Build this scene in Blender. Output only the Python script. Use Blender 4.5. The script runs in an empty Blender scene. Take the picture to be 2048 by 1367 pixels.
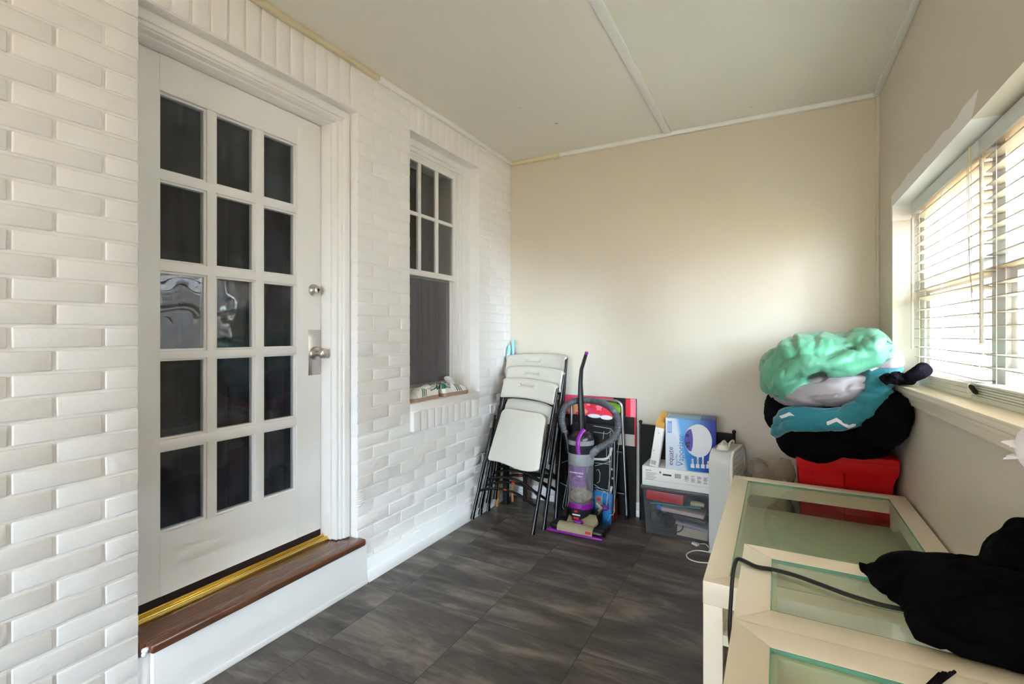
import bpy, bmesh, math, random
from mathutils import Vector, Matrix, noise
R = random.Random(7); RJ = random.Random(11)
PI = math.pi
col = bpy.context.scene.collection
sc = bpy.context.scene
V = Vector

# ------------------------------------------------------------------ camera model
F = 974.0; HY = 668.0; CAM = (1.853, 0.0, 1.265)
YAW = math.atan2(528, 974)
FW = (-math.sin(YAW), math.cos(YAW)); RT = (math.cos(YAW), math.sin(YAW))
def at(u, v, X=None, Y=None, Z=None):
    """measured point of the photograph -> point of the room on a plane of known distance or height"""
    a = (u - 1024) / F; b = (HY - v) / F
    r = (FW[0] + a * RT[0], FW[1] + a * RT[1], b)
    if X is not None: t = (X - CAM[0]) / r[0]
    elif Y is not None: t = (Y - CAM[1]) / r[1]
    else: t = (Z - CAM[2]) / r[2]
    return V((CAM[0] + t * r[0], CAM[1] + t * r[1], CAM[2] + t * r[2]))

# ------------------------------------------------------------------ materials
def lin(c):
    return tuple(((x / 12.92) if x <= 0.04045 else ((x + 0.055) / 1.055) ** 2.4) for x in c)
def rgb(r, g, b): return lin((r / 255, g / 255, b / 255)) + (1.0,)
def new_mat(name):
    m = bpy.data.materials.new(name); m.use_nodes = True
    nt = m.node_tree
    return m, nt, nt.nodes['Principled BSDF'], nt.nodes['Material Output']
def N(nt, t, **kw):
    n = nt.nodes.new(t)
    for k, v in kw.items():
        if k in n.inputs: n.inputs[k].default_value = v
        else: setattr(n, k, v)
    return n
def L(nt, a, b): nt.links.new(a, b)
def mat(name, c, rough=0.5, metal=0.0, bump=0.0, bscale=60.0, var=0.0, vscale=4.0, spec=0.5, coat=0.0, sheen=0.0, stretch=None):
    m, nt, p, out = new_mat(name)
    p.inputs['Roughness'].default_value = rough; p.inputs['Metallic'].default_value = metal
    p.inputs['Specular IOR Level'].default_value = spec
    p.inputs['Coat Weight'].default_value = coat
    p.inputs['Sheen Weight'].default_value = sheen
    tc = N(nt, 'ShaderNodeTexCoord')
    src = tc.outputs['Object']
    if stretch:
        mp = N(nt, 'ShaderNodeMapping'); mp.inputs['Scale'].default_value = stretch
        L(nt, src, mp.inputs['Vector']); src = mp.outputs['Vector']
    if var > 0:
        n = N(nt, 'ShaderNodeTexNoise', Scale=vscale, Detail=4.0); L(nt, src, n.inputs['Vector'])
        mx = N(nt, 'ShaderNodeMix', data_type='RGBA')
        mx.inputs[6].default_value = tuple(x * (1 - var) for x in c[:3]) + (1,)
        mx.inputs[7].default_value = tuple(min(1, x * (1 + var)) for x in c[:3]) + (1,)
        L(nt, n.outputs['Fac'], mx.inputs[0]); L(nt, mx.outputs[2], p.inputs['Base Color'])
    else:
        p.inputs['Base Color'].default_value = c
    if bump > 0:
        n2 = N(nt, 'ShaderNodeTexNoise', Scale=bscale, Detail=5.0); L(nt, src, n2.inputs['Vector'])
        b = N(nt, 'ShaderNodeBump', Strength=bump, Distance=0.01)
        L(nt, n2.outputs['Fac'], b.inputs['Height']); L(nt, b.outputs['Normal'], p.inputs['Normal'])
    return m

def glass_mat(name, tint, rough=0.0, ior=1.5, dirt=0.0, dirt_col=(0.7, 0.7, 0.75, 1), wave=0.0, wscale=3.0, dscale=5.0):
    m, nt, p, out = new_mat(name); nt.nodes.remove(p)
    tr = N(nt, 'ShaderNodeBsdfTransparent', Color=tint)
    gl = N(nt, 'ShaderNodeBsdfGlossy', Roughness=rough)
    fr = N(nt, 'ShaderNodeFresnel'); fr.inputs['IOR'].default_value = ior
    tc = N(nt, 'ShaderNodeTexCoord')
    if wave > 0:
        n = N(nt, 'ShaderNodeTexNoise', Scale=wscale, Detail=1.0); L(nt, tc.outputs['Object'], n.inputs['Vector'])
        b = N(nt, 'ShaderNodeBump', Strength=wave, Distance=0.02); L(nt, n.outputs['Fac'], b.inputs['Height'])
        L(nt, b.outputs['Normal'], gl.inputs['Normal'])
    mx = N(nt, 'ShaderNodeMixShader')
    ge = N(nt, 'ShaderNodeNewGeometry'); om = N(nt, 'ShaderNodeMath', operation='SUBTRACT'); om.inputs[0].default_value = 1.0; L(nt, ge.outputs['Backfacing'], om.inputs[1])
    fm = N(nt, 'ShaderNodeMath', operation='MULTIPLY'); L(nt, fr.outputs[0], fm.inputs[0]); L(nt, om.outputs[0], fm.inputs[1])
    L(nt, fm.outputs[0], mx.inputs[0]); L(nt, tr.outputs[0], mx.inputs[1]); L(nt, gl.outputs[0], mx.inputs[2])
    last = mx.outputs[0]
    if dirt > 0:
        df = N(nt, 'ShaderNodeBsdfDiffuse', Color=dirt_col)
        n = N(nt, 'ShaderNodeTexNoise', Scale=dscale, Detail=8.0, Distortion=1.5); L(nt, tc.outputs['Object'], n.inputs['Vector'])
        mr = N(nt, 'ShaderNodeMapRange'); mr.inputs[1].default_value = 0.35; mr.inputs[2].default_value = 0.8
        mr.inputs[3].default_value = dirt * 0.15; mr.inputs[4].default_value = dirt
        L(nt, n.outputs['Fac'], mr.inputs[0])
        m2 = N(nt, 'ShaderNodeMixShader'); L(nt, mr.outputs[0], m2.inputs[0]); L(nt, last, m2.inputs[1]); L(nt, df.outputs[0], m2.inputs[2])
        last = m2.outputs[0]
    L(nt, last, out.inputs['Surface'])
    return m

def veil_mat(name, c, alpha, rough=0.4):
    m, nt, p, out = new_mat(name)
    p.inputs['Base Color'].default_value = c; p.inputs['Alpha'].default_value = alpha; p.inputs['Roughness'].default_value = rough
    return m

M = {}
M['brick'] = mat('brick_paint', rgb(236, 234, 233), 0.6, bump=0.28, bscale=42, var=0.02, vscale=9, spec=0.25)
M['mortar'] = mat('mortar_paint', rgb(228, 226, 224), 0.7, bump=0.6, bscale=70, var=0.04, spec=0.2)
M['trim'] = mat('white_trim_paint', rgb(236, 235, 234), 0.38, bump=0.06, bscale=25, var=0.015)
M['trim_warm'] = mat('bare_wood_trim', rgb(218, 206, 174), 0.5, bump=0.1, bscale=20, var=0.08, vscale=3)
M['ceil'] = None
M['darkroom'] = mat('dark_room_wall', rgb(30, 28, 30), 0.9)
M['brass'] = mat('polished_brass', rgb(232, 200, 110), 0.24, 1.0, bump=0.05, bscale=30)
M['nickel'] = mat('satin_nickel', rgb(196, 190, 184), 0.32, 1.0)
M['nickel_dark'] = mat('keyway', rgb(60, 58, 56), 0.5, 0.6)
M['gap_dark'] = mat('dark_door_gap', rgb(34, 12, 14), 0.6)  # shade of the gap below the door, put into the colour
M['alm'] = mat('almond_plastic', rgb(198, 193, 182), 0.42, bump=0.05, bscale=180)
M['blkmetal'] = mat('black_gloss_steel', rgb(10, 9, 12), 0.25, 0.0, spec=0.5)
M['blkplastic'] = mat('black_plastic', rgb(20, 19, 22), 0.35)
M['blkmatte'] = mat('black_matte', rgb(9, 8, 10), 0.75)
M['greyplastic'] = mat('grey_ribbed_plastic', rgb(74, 76, 80), 0.45)
M['greyplastic2'] = mat('light_grey_plastic', rgb(126, 126, 130), 0.4)
M['purple'] = mat('purple_plastic', rgb(128, 20, 140), 0.3, coat=0.3)
M['purple_ink'] = mat('purple_label', rgb(110, 60, 130), 0.4)
M['taupe'] = mat('taupe_plastic', rgb(150, 138, 112), 0.45, var=0.15, vscale=30)
M['red_ink'] = mat('red_print', rgb(200, 24, 28), 0.5)
M['white_ink'] = mat('white_print', rgb(235, 233, 236), 0.5)
M['steel'] = mat('brushed_aluminium', rgb(176, 176, 176), 0.3, 1.0)
M['wire'] = mat('coated_wire', rgb(176, 190, 190), 0.35, 0.3)
M['cardwhite'] = mat('white_card', rgb(232, 229, 226), 0.55, var=0.02)
M['cardteal'] = mat('teal_card', rgb(60, 140, 140), 0.6)
M['cardblue'] = None
M['kraft'] = mat('kraft_card', rgb(205, 150, 72), 0.7)
M['fanwhite'] = mat('fan_plastic', rgb(206, 206, 202), 0.35)
M['fanwhite2'] = mat('fan_white_plastic', rgb(230, 224, 214), 0.4)
M['table'] = mat('white_laminate', rgb(236, 224, 204), 0.36, var=0.01, bump=0.02, bscale=200)
M['table2'] = mat('cream_laminate', rgb(226, 220, 196), 0.45)
M['seam'] = mat('joint_line', rgb(130, 112, 96), 0.8)
M['glassedge'] = mat('green_glass_edge', rgb(96, 160, 140), 0.15, spec=0.8)
M['redbin'] = mat('red_polypropylene', rgb(185, 5, 7), 0.5, spec=0.3)
M['mint'] = mat('mint_satin', rgb(90, 158, 127), 0.42, bump=0.3, bscale=14, var=0.04, vscale=8, sheen=0.1, stretch=(1.6, 0.7, 1.0))
M['lilac'] = mat('lilac_cotton', rgb(158, 148, 154), 0.6, bump=0.45, bscale=13, var=0.03, sheen=0.1, stretch=(1, 1, 2.0))
M['teal'] = mat('teal_fleece', rgb(8, 112, 128), 0.7, bump=0.5, bscale=40, var=0.12, vscale=10, sheen=0.3)
def add_chevrons(m):
    nt = m.node_tree; p = nt.nodes['Principled BSDF']; src = p.inputs['Base Color'].links[0].from_socket
    tc = N(nt, 'ShaderNodeTexCoord'); sx = N(nt, 'ShaderNodeSeparateXYZ'); L(nt, tc.outputs['Object'], sx.inputs[0])
    def mth(op, a, b=None):
        q = N(nt, 'ShaderNodeMath', operation=op)
        for i, x in enumerate((a, b)):
            if x is None: continue
            if isinstance(x, (int, float)): q.inputs[i].default_value = x
            else: L(nt, x, q.inputs[i])
        return q.outputs[0]
    zig = mth('PINGPONG', mth('MULTIPLY', sx.outputs['X'], 22.0), 1.0)
    v = mth('FRACT', mth('ADD', mth('MULTIPLY', sx.outputs['Z'], 8.0), mth('MULTIPLY', zig, 0.22)))
    band = mth('LESS_THAN', v, 0.13)
    n = N(nt, 'ShaderNodeTexNoise', Scale=7.0); L(nt, tc.outputs['Object'], n.inputs['Vector'])
    k = mth('MULTIPLY', band, mth('GREATER_THAN', n.outputs['Fac'], 0.50))
    mx = N(nt, 'ShaderNodeMix', data_type='RGBA'); L(nt, k, mx.inputs[0]); L(nt, src, mx.inputs[6]); mx.inputs[7].default_value = rgb(220, 216, 222)
    L(nt, mx.outputs[2], p.inputs['Base Color'])
add_chevrons(M['teal'])
M['fleece'] = mat('black_fleece', rgb(7, 6, 8), 0.95, bump=1.0, bscale=140, spec=0.1)
M['knit'] = mat('black_knit', rgb(22, 16, 28), 0.9, bump=0.8, bscale=160, spec=0.1)
M['coat'] = mat('black_wool', rgb(4, 4, 5), 0.95, bump=0.4, bscale=90, spec=0.08)
M['rubber'] = mat('black_rubber_cord', rgb(12, 12, 14), 0.45)
M['cordwhite'] = mat('white_cord', rgb(230, 228, 224), 0.4)
M['shoe'] = mat('white_leather', rgb(240, 240, 240), 0.42, bump=0.05, bscale=120)
M['shoegrey'] = mat('grey_suede', rgb(210, 206, 206), 0.8)
M['shoegreen'] = mat('green_leather', rgb(24, 112, 84), 0.5)
M['gum'] = mat('gum_rubber', rgb(168, 138, 124), 0.6)
M['shoein'] = mat('shoe_lining', rgb(176, 170, 172), 0.8)
M['wood_pole'] = mat('wooden_dowel', rgb(190, 134, 58), 0.5, var=0.1, vscale=20)
M['brownwood'] = mat('brown_wood', rgb(110, 60, 26), 0.5, var=0.1)
M['bluetape'] = mat('pale_blue_tape', rgb(150, 206, 218), 0.4, var=0.25, vscale=50)
M['blind'] = mat('blind_slat', rgb(194, 184, 164), 0.45)
def translucent(m, k):
    nt = m.node_tree; p = nt.nodes['Principled BSDF']; out = nt.nodes['Material Output']
    tl = N(nt, 'ShaderNodeBsdfTranslucent', Color=rgb(240, 236, 226)); mx = N(nt, 'ShaderNodeMixShader'); mx.inputs[0].default_value = k
    L(nt, p.outputs[0], mx.inputs[1]); L(nt, tl.outputs[0], mx.inputs[2]); L(nt, mx.outputs[0], out.inputs['Surface'])
translucent(M['blind'], 0.08)
M['valance'] = mat('blind_valance', rgb(214, 216, 214), 0.45)
M['cordpink'] = mat('blind_cord', rgb(206, 190, 190), 0.7)
M['stackblind'] = mat('stained_blind_rail', rgb(226, 226, 214), 0.5, var=0.05, vscale=30)
M['cream'] = mat('cream_fabric', rgb(206, 192, 160), 0.85, bump=0.4, bscale=30, var=0.12, vscale=12)
M['paper'] = mat('white_tissue', rgb(238, 234, 238), 0.8, bump=0.2, bscale=40)
M['extwhite'] = mat('white_siding', rgb(232, 232, 230), 0.7)
M['extgrey'] = mat('grey_siding', rgb(150, 150, 152), 0.7)
M['ground'] = mat('tan_paving', rgb(206, 160, 104), 0.9, var=0.08, vscale=1.0)
M['darkcurtain'] = mat('dark_curtain_cloth', rgb(26, 24, 28), 0.9)
M['greycurtain'] = mat('grey_curtain_cloth', rgb(120, 116, 118), 0.9)
M['pane'] = glass_mat('clear_window_glass', (0.96, 0.98, 0.97, 1))
M['doorpane'] = glass_mat('old_dusty_glass', (0.85, 0.88, 0.92, 1), ior=1.62, dirt=0.06, dirt_col=(0.42, 0.44, 0.58, 1), wave=0.25, wscale=5.0, dscale=7)
M['winpane'] = glass_mat('old_window_glass', (0.9, 0.92, 0.92, 1), dirt=0.03)
M['tableglass'] = glass_mat('greenish_table_glass', (0.90, 0.96, 0.92, 1), ior=1.38, dirt=0.04, dirt_col=(0.8, 0.9, 0.86, 1), dscale=4)
M['bagplastic'] = glass_mat('clear_plastic_film', (0.86, 0.84, 0.80, 1), rough=0.12, dirt=0.16, dirt_col=(0.6, 0.58, 0.55, 1), wave=0.6, wscale=14)
M['binplastic'] = glass_mat('clear_bin_plastic', (0.80, 0.80, 0.84, 1), rough=0.15, dirt=0.30, dirt_col=(0.45, 0.46, 0.5, 1), dscale=2)
M['canister'] = glass_mat('dusty_canister_plastic', (0.86, 0.85, 0.87, 1), rough=0.08, dirt=0.5, dirt_col=(0.5, 0.48, 0.5, 1), dscale=14)
M['screen'] = veil_mat('insect_screen', rgb(126, 122, 128), 0.40, 0.9)
M['lint'] = mat('grey_lint', rgb(150, 138, 112), 0.95, bump=0.8, bscale=80, var=0.4, vscale=40)

def make_ceiling_mat():
    m, nt, p, out = new_mat('ceiling_paint')
    p.inputs['Roughness'].default_value = 0.6
    tc = N(nt, 'ShaderNodeTexCoord')
    base = rgb(228, 225, 215)
    # small rusty stains at fixed places
    def stain(center, r, colr, prev):
        d = N(nt, 'ShaderNodeVectorMath', operation='DISTANCE'); d.inputs[1].default_value = center
        ns = N(nt, 'ShaderNodeTexNoise', Scale=30.0); L(nt, tc.outputs['Object'], ns.inputs['Vector'])
        ad = N(nt, 'ShaderNodeMath', operation='MULTIPLY_ADD'); ad.inputs[1].default_value = r * 1.2; 
        L(nt, ns.outputs['Fac'], ad.inputs[0]); L(nt, d.outputs['Value'], ad.inputs[2]); L(nt, tc.outputs['Object'], d.inputs[0])
        mr = N(nt, 'ShaderNodeMapRange'); mr.inputs[1].default_value = r * 0.9; mr.inputs[2].default_value = r * 1.5; mr.inputs[3].default_value = 0.85; mr.inputs[4].default_value = 0.0
        L(nt, ad.outputs[0], mr.inputs[0])
        mx = N(nt, 'ShaderNodeMix', data_type='RGBA'); L(nt, mr.outputs[0], mx.inputs[0])
        if prev is None: mx.inputs[6].default_value = base
        else: L(nt, prev, mx.inputs[6])
        mx.inputs[7].default_value = colr
        return mx.outputs[2]
    o = stain((0.606, 2.90, 2.625), 0.016, rgb(196, 140, 70), None)
    o = stain((1.72, 3.25, 2.625), 0.016, rgb(204, 184, 110), o)
    o = stain((0.50, 2.60, 2.625), 0.012, rgb(204, 190, 170), o)
    L(nt, o, p.inputs['Base Color'])
    n2 = N(nt, 'ShaderNodeTexNoise', Scale=40.0, Detail=3.0); L(nt, tc.outputs['Object'], n2.inputs['Vector'])
    b = N(nt, 'ShaderNodeBump', Strength=0.05, Distance=0.01); L(nt, n2.outputs['Fac'], b.inputs['Height']); L(nt, b.outputs['Normal'], p.inputs['Normal'])
    return m
M['ceil'] = make_ceiling_mat()

def make_beige(name, patch=False):
    m, nt, p, out = new_mat(name)
    p.inputs['Roughness'].default_value = 0.55; p.inputs['Specular IOR Level'].default_value = 0.3
    tc = N(nt, 'ShaderNodeTexCoord')
    base = rgb(203, 194, 176)
    n = N(nt, 'ShaderNodeTexNoise', Scale=2.2, Detail=5.0); L(nt, tc.outputs['Object'], n.inputs['Vector'])
    mx = N(nt, 'ShaderNodeMix', data_type='RGBA'); mx.inputs[6].default_value = rgb(206, 196, 180); mx.inputs[7].default_value = rgb(211, 202, 187)
    L(nt, n.outputs['Fac'], mx.inputs[0]); o = mx.outputs[2]
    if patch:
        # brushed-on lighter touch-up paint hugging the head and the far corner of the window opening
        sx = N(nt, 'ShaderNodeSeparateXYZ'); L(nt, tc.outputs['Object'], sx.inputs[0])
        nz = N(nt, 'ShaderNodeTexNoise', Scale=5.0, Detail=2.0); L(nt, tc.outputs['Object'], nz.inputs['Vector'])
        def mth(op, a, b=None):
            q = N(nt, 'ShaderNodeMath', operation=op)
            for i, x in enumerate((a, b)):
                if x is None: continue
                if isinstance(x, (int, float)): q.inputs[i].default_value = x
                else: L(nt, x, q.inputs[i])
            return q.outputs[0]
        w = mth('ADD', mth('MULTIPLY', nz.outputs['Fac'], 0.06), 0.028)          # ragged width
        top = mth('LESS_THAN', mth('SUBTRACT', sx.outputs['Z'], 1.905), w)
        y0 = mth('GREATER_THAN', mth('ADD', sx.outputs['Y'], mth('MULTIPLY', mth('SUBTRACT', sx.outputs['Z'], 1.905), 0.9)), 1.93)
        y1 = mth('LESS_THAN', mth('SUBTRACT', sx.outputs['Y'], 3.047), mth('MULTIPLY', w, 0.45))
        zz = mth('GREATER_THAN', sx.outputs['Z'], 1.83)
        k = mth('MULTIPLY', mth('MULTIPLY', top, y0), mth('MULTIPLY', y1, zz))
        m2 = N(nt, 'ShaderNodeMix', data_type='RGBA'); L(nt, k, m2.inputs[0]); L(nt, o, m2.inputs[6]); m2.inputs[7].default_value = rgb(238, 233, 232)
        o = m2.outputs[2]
    L(nt, o, p.inputs['Base Color'])
    n2 = N(nt, 'ShaderNodeTexNoise', Scale=90.0, Detail=3.0); L(nt, tc.outputs['Object'], n2.inputs['Vector'])
    b = N(nt, 'ShaderNodeBump', Strength=0.06, Distance=0.01); L(nt, n2.outputs['Fac'], b.inputs['Height']); L(nt, b.outputs['Normal'], p.inputs['Normal'])
    return m
M['beige'] = make_beige('beige_wall_paint'); M['beige_patch'] = make_beige('beige_wall_paint_touched_up', True)

def make_floor():
    m, nt, p, out = new_mat('slate_vinyl_tile')
    tc = N(nt, 'ShaderNodeTexCoord')
    mp = N(nt, 'ShaderNodeMapping'); mp.inputs['Location'].default_value = (-0.2225 / 0.473, -1.840 / 0.4655, 0); mp.inputs['Scale'].default_value = (1 / 0.473, 1 / 0.4655, 1)
    L(nt, tc.outputs['Object'], mp.inputs['Vector'])
    fl = N(nt, 'ShaderNodeVectorMath', operation='FLOOR'); L(nt, mp.outputs[0], fl.inputs[0])
    fr = N(nt, 'ShaderNodeVectorMath', operation='FRACTION'); L(nt, mp.outputs[0], fr.inputs[0])
    wn = N(nt, 'ShaderNodeTexWhiteNoise', noise_dimensions='2D'); L(nt, fl.outputs[0], wn.inputs['Vector'])
    # every tile shows another piece of the streaked print
    off = N(nt, 'ShaderNodeVectorMath', operation='SCALE'); L(nt, wn.outputs['Color'], off.inputs[0]); off.inputs['Scale'].default_value = 37.0
    ad = N(nt, 'ShaderNodeVectorMath', operation='ADD'); L(nt, mp.outputs[0], ad.inputs[0]); L(nt, off.outputs[0], ad.inputs[1])
    st = N(nt, 'ShaderNodeVectorMath', operation='MULTIPLY'); st.inputs[1].default_value = (0.9, 3.6, 1); L(nt, ad.outputs[0], st.inputs[0])
    n1 = N(nt, 'ShaderNodeTexNoise', Scale=1.1, Detail=6.0, Roughness=0.62, Distortion=0.6); L(nt, st.outputs[0], n1.inputs['Vector'])
    st2 = N(nt, 'ShaderNodeVectorMath', operation='MULTIPLY'); st2.inputs[1].default_value = (6, 26, 1); L(nt, ad.outputs[0], st2.inputs[0])
    n2 = N(nt, 'ShaderNodeTexNoise', Scale=1.5, Detail=8.0, Roughness=0.75); L(nt, st2.outputs[0], n2.inputs['Vector'])
    cr = N(nt, 'ShaderNodeValToRGB')
    e = cr.color_ramp.elements
    e[0].position = 0.30; e[0].color = rgb(48, 44, 43)
    e[1].position = 0.74; e[1].color = rgb(142, 133, 122)
    x = cr.color_ramp.elements.new(0.5); x.color = rgb(86, 79, 75)
    L(nt, n1.outputs['Fac'], cr.inputs[0])
    cr2 = N(nt, 'ShaderNodeValToRGB'); cr2.color_ramp.elements[0].position = 0.3; cr2.color_ramp.elements[0].color = (0.62, 0.62, 0.62, 1)
    cr2.color_ramp.elements[1].position = 0.7; cr2.color_ramp.elements[1].color = (1.25, 1.22, 1.2, 1); L(nt, n2.outputs['Fac'], cr2.inputs[0])
    mul = N(nt, 'ShaderNodeMix', data_type='RGBA', blend_type='MULTIPLY'); mul.inputs[0].default_value = 0.8
    L(nt, cr.outputs[0], mul.inputs[6]); L(nt, cr2.outputs[0], mul.inputs[7])
    # joints
    sp = N(nt, 'ShaderNodeSeparateXYZ'); L(nt, fr.outputs[0], sp.inputs[0])
    def edge(o):
        a = N(nt, 'ShaderNodeMath', operation='PINGPONG'); a.inputs[1].default_value = 0.5; L(nt, o, a.inputs[0]); return a.outputs[0]
    mn = N(nt, 'ShaderNodeMath', operation='MINIMUM'); L(nt, edge(sp.outputs[0]), mn.inputs[0]); L(nt, edge(sp.outputs[1]), mn.inputs[1])
    mr = N(nt, 'ShaderNodeMapRange'); mr.inputs[1].default_value = 0.0015; mr.inputs[2].default_value = 0.0045; L(nt, mn.outputs[0], mr.inputs[0])
    jx = N(nt, 'ShaderNodeMix', data_type='RGBA'); jx.inputs[6].default_value = rgb(30, 27, 26); L(nt, mul.outputs[2], jx.inputs[7]); L(nt, mr.outputs[0], jx.inputs[0])
    L(nt, jx.outputs[2], p.inputs['Base Color'])
    b = N(nt, 'ShaderNodeBump', Strength=0.25, Distance=0.004); L(nt, mr.outputs[0], b.inputs['Height'])
    b2 = N(nt, 'ShaderNodeBump', Strength=0.12, Distance=0.004); L(nt, n2.outputs['Fac'], b2.inputs['Height']); L(nt, b.outputs[0], b2.inputs['Normal'])
    L(nt, b2.outputs[0], p.inputs['Normal'])
    p.inputs['Roughness'].default_value = 0.42; p.inputs['Specular IOR Level'].default_value = 0.4
    return m
M['floor'] = make_floor()

def make_oak():
    m, nt, p, out = new_mat('stained_oak')
    tc = N(nt, 'ShaderNodeTexCoord')
    mp = N(nt, 'ShaderNodeMapping'); mp.inputs['Scale'].default_value = (9, 1.0, 9); L(nt, tc.outputs['Object'], mp.inputs['Vector'])
    w = N(nt, 'ShaderNodeTexWave', Scale=2.4, Distortion=7.0, Detail=2.0); w.inputs['Detail Scale'].default_value = 1.2; L(nt, mp.outputs[0], w.inputs['Vector'])
    mp2 = N(nt, 'ShaderNodeMapping'); mp2.inputs['Scale'].default_value = (120, 5, 120); L(nt, tc.outputs['Object'], mp2.inputs['Vector'])
    n = N(nt, 'ShaderNodeTexNoise', Scale=1.0, Detail=5.0); L(nt, mp2.outputs[0], n.inputs['Vector'])
    cr = N(nt, 'ShaderNodeValToRGB'); cr.color_ramp.elements[0].color = rgb(58, 34, 24); cr.color_ramp.elements[1].color = rgb(122, 76, 50)
    mm = N(nt, 'ShaderNodeMath', operation='MULTIPLY_ADD'); L(nt, w.outputs['Fac'], mm.inputs[0]); mm.inputs[1].default_value = 0.5
    m3 = N(nt, 'ShaderNodeMath', operation='MULTIPLY'); L(nt, n.outputs['Fac'], m3.inputs[0]); m3.inputs[1].default_value = 0.6
    L(nt, m3.outputs[0], mm.inputs[2]); L(nt, mm.outputs[0], cr.inputs[0]); L(nt, cr.outputs[0], p.inputs['Base Color'])
    p.inputs['Roughness'].default_value = 0.22; p.inputs['Coat Weight'].default_value = 0.3
    return m
M['oak'] = make_oak()

def make_vapor():
    """printed carton front: white curve on the left, blue gradient print to the right"""
    m, nt, p, out = new_mat('vaporizer_carton_print')
    tc = N(nt, 'ShaderNodeTexCoord'); sx = N(nt, 'ShaderNodeSeparateXYZ'); L(nt, tc.outputs['Object'], sx.inputs[0])
    cr = N(nt, 'ShaderNodeValToRGB'); L(nt, sx.outputs['X'], cr.inputs[0])
    e = cr.color_ramp.elements
    e[0].position = 0.075; e[0].color = rgb(60, 160, 226); e[1].position = 0.26; e[1].color = rgb(14, 44, 150)
    cv = N(nt, 'ShaderNodeMath', operation='MULTIPLY'); L(nt, sx.outputs['Z'], cv.inputs[0]); cv.inputs[1].default_value = -0.16
    c2 = N(nt, 'ShaderNodeMath', operation='ADD'); L(nt, cv.outputs[0], c2.inputs[0]); L(nt, sx.outputs['X'], c2.inputs[1])
    sn = N(nt, 'ShaderNodeMath', operation='SINE'); ml = N(nt, 'ShaderNodeMath', operation='MULTIPLY'); L(nt, sx.outputs['Z'], ml.inputs[0]); ml.inputs[1].default_value = 8.0; L(nt, ml.outputs[0], sn.inputs[0])
    ma = N(nt, 'ShaderNodeMath', operation='MULTIPLY_ADD'); L(nt, sn.outputs[0], ma.inputs[0]); ma.inputs[1].default_value = 0.006; L(nt, sx.outputs['X'], ma.inputs[2])
    lt = N(nt, 'ShaderNodeMapRange'); lt.inputs[1].default_value = 0.075; lt.inputs[2].default_value = 0.10
    mz = N(nt, 'ShaderNodeMath', operation='MULTIPLY_ADD'); L(nt, sx.outputs['Z'], mz.inputs[0]); mz.inputs[1].default_value = 0.17; L(nt, ma.outputs[0], mz.inputs[2])
    sb = N(nt, 'ShaderNodeMath', operation='SUBTRACT'); L(nt, mz.outputs[0], sb.inputs[0]); sb.inputs[1].default_value = 0.0375
    L(nt, sb.outputs[0], lt.inputs[0])
    mx = N(nt, 'ShaderNodeMix', data_type='RGBA'); L(nt, lt.outputs[0], mx.inputs[0]); mx.inputs[6].default_value = rgb(214, 222, 236); L(nt, cr.outputs[0], mx.inputs[7])
    L(nt, mx.outputs[2], p.inputs['Base Color']); p.inputs['Roughness'].default_value = 0.35
    return m
M['cardblue'] = make_vapor()

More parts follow.
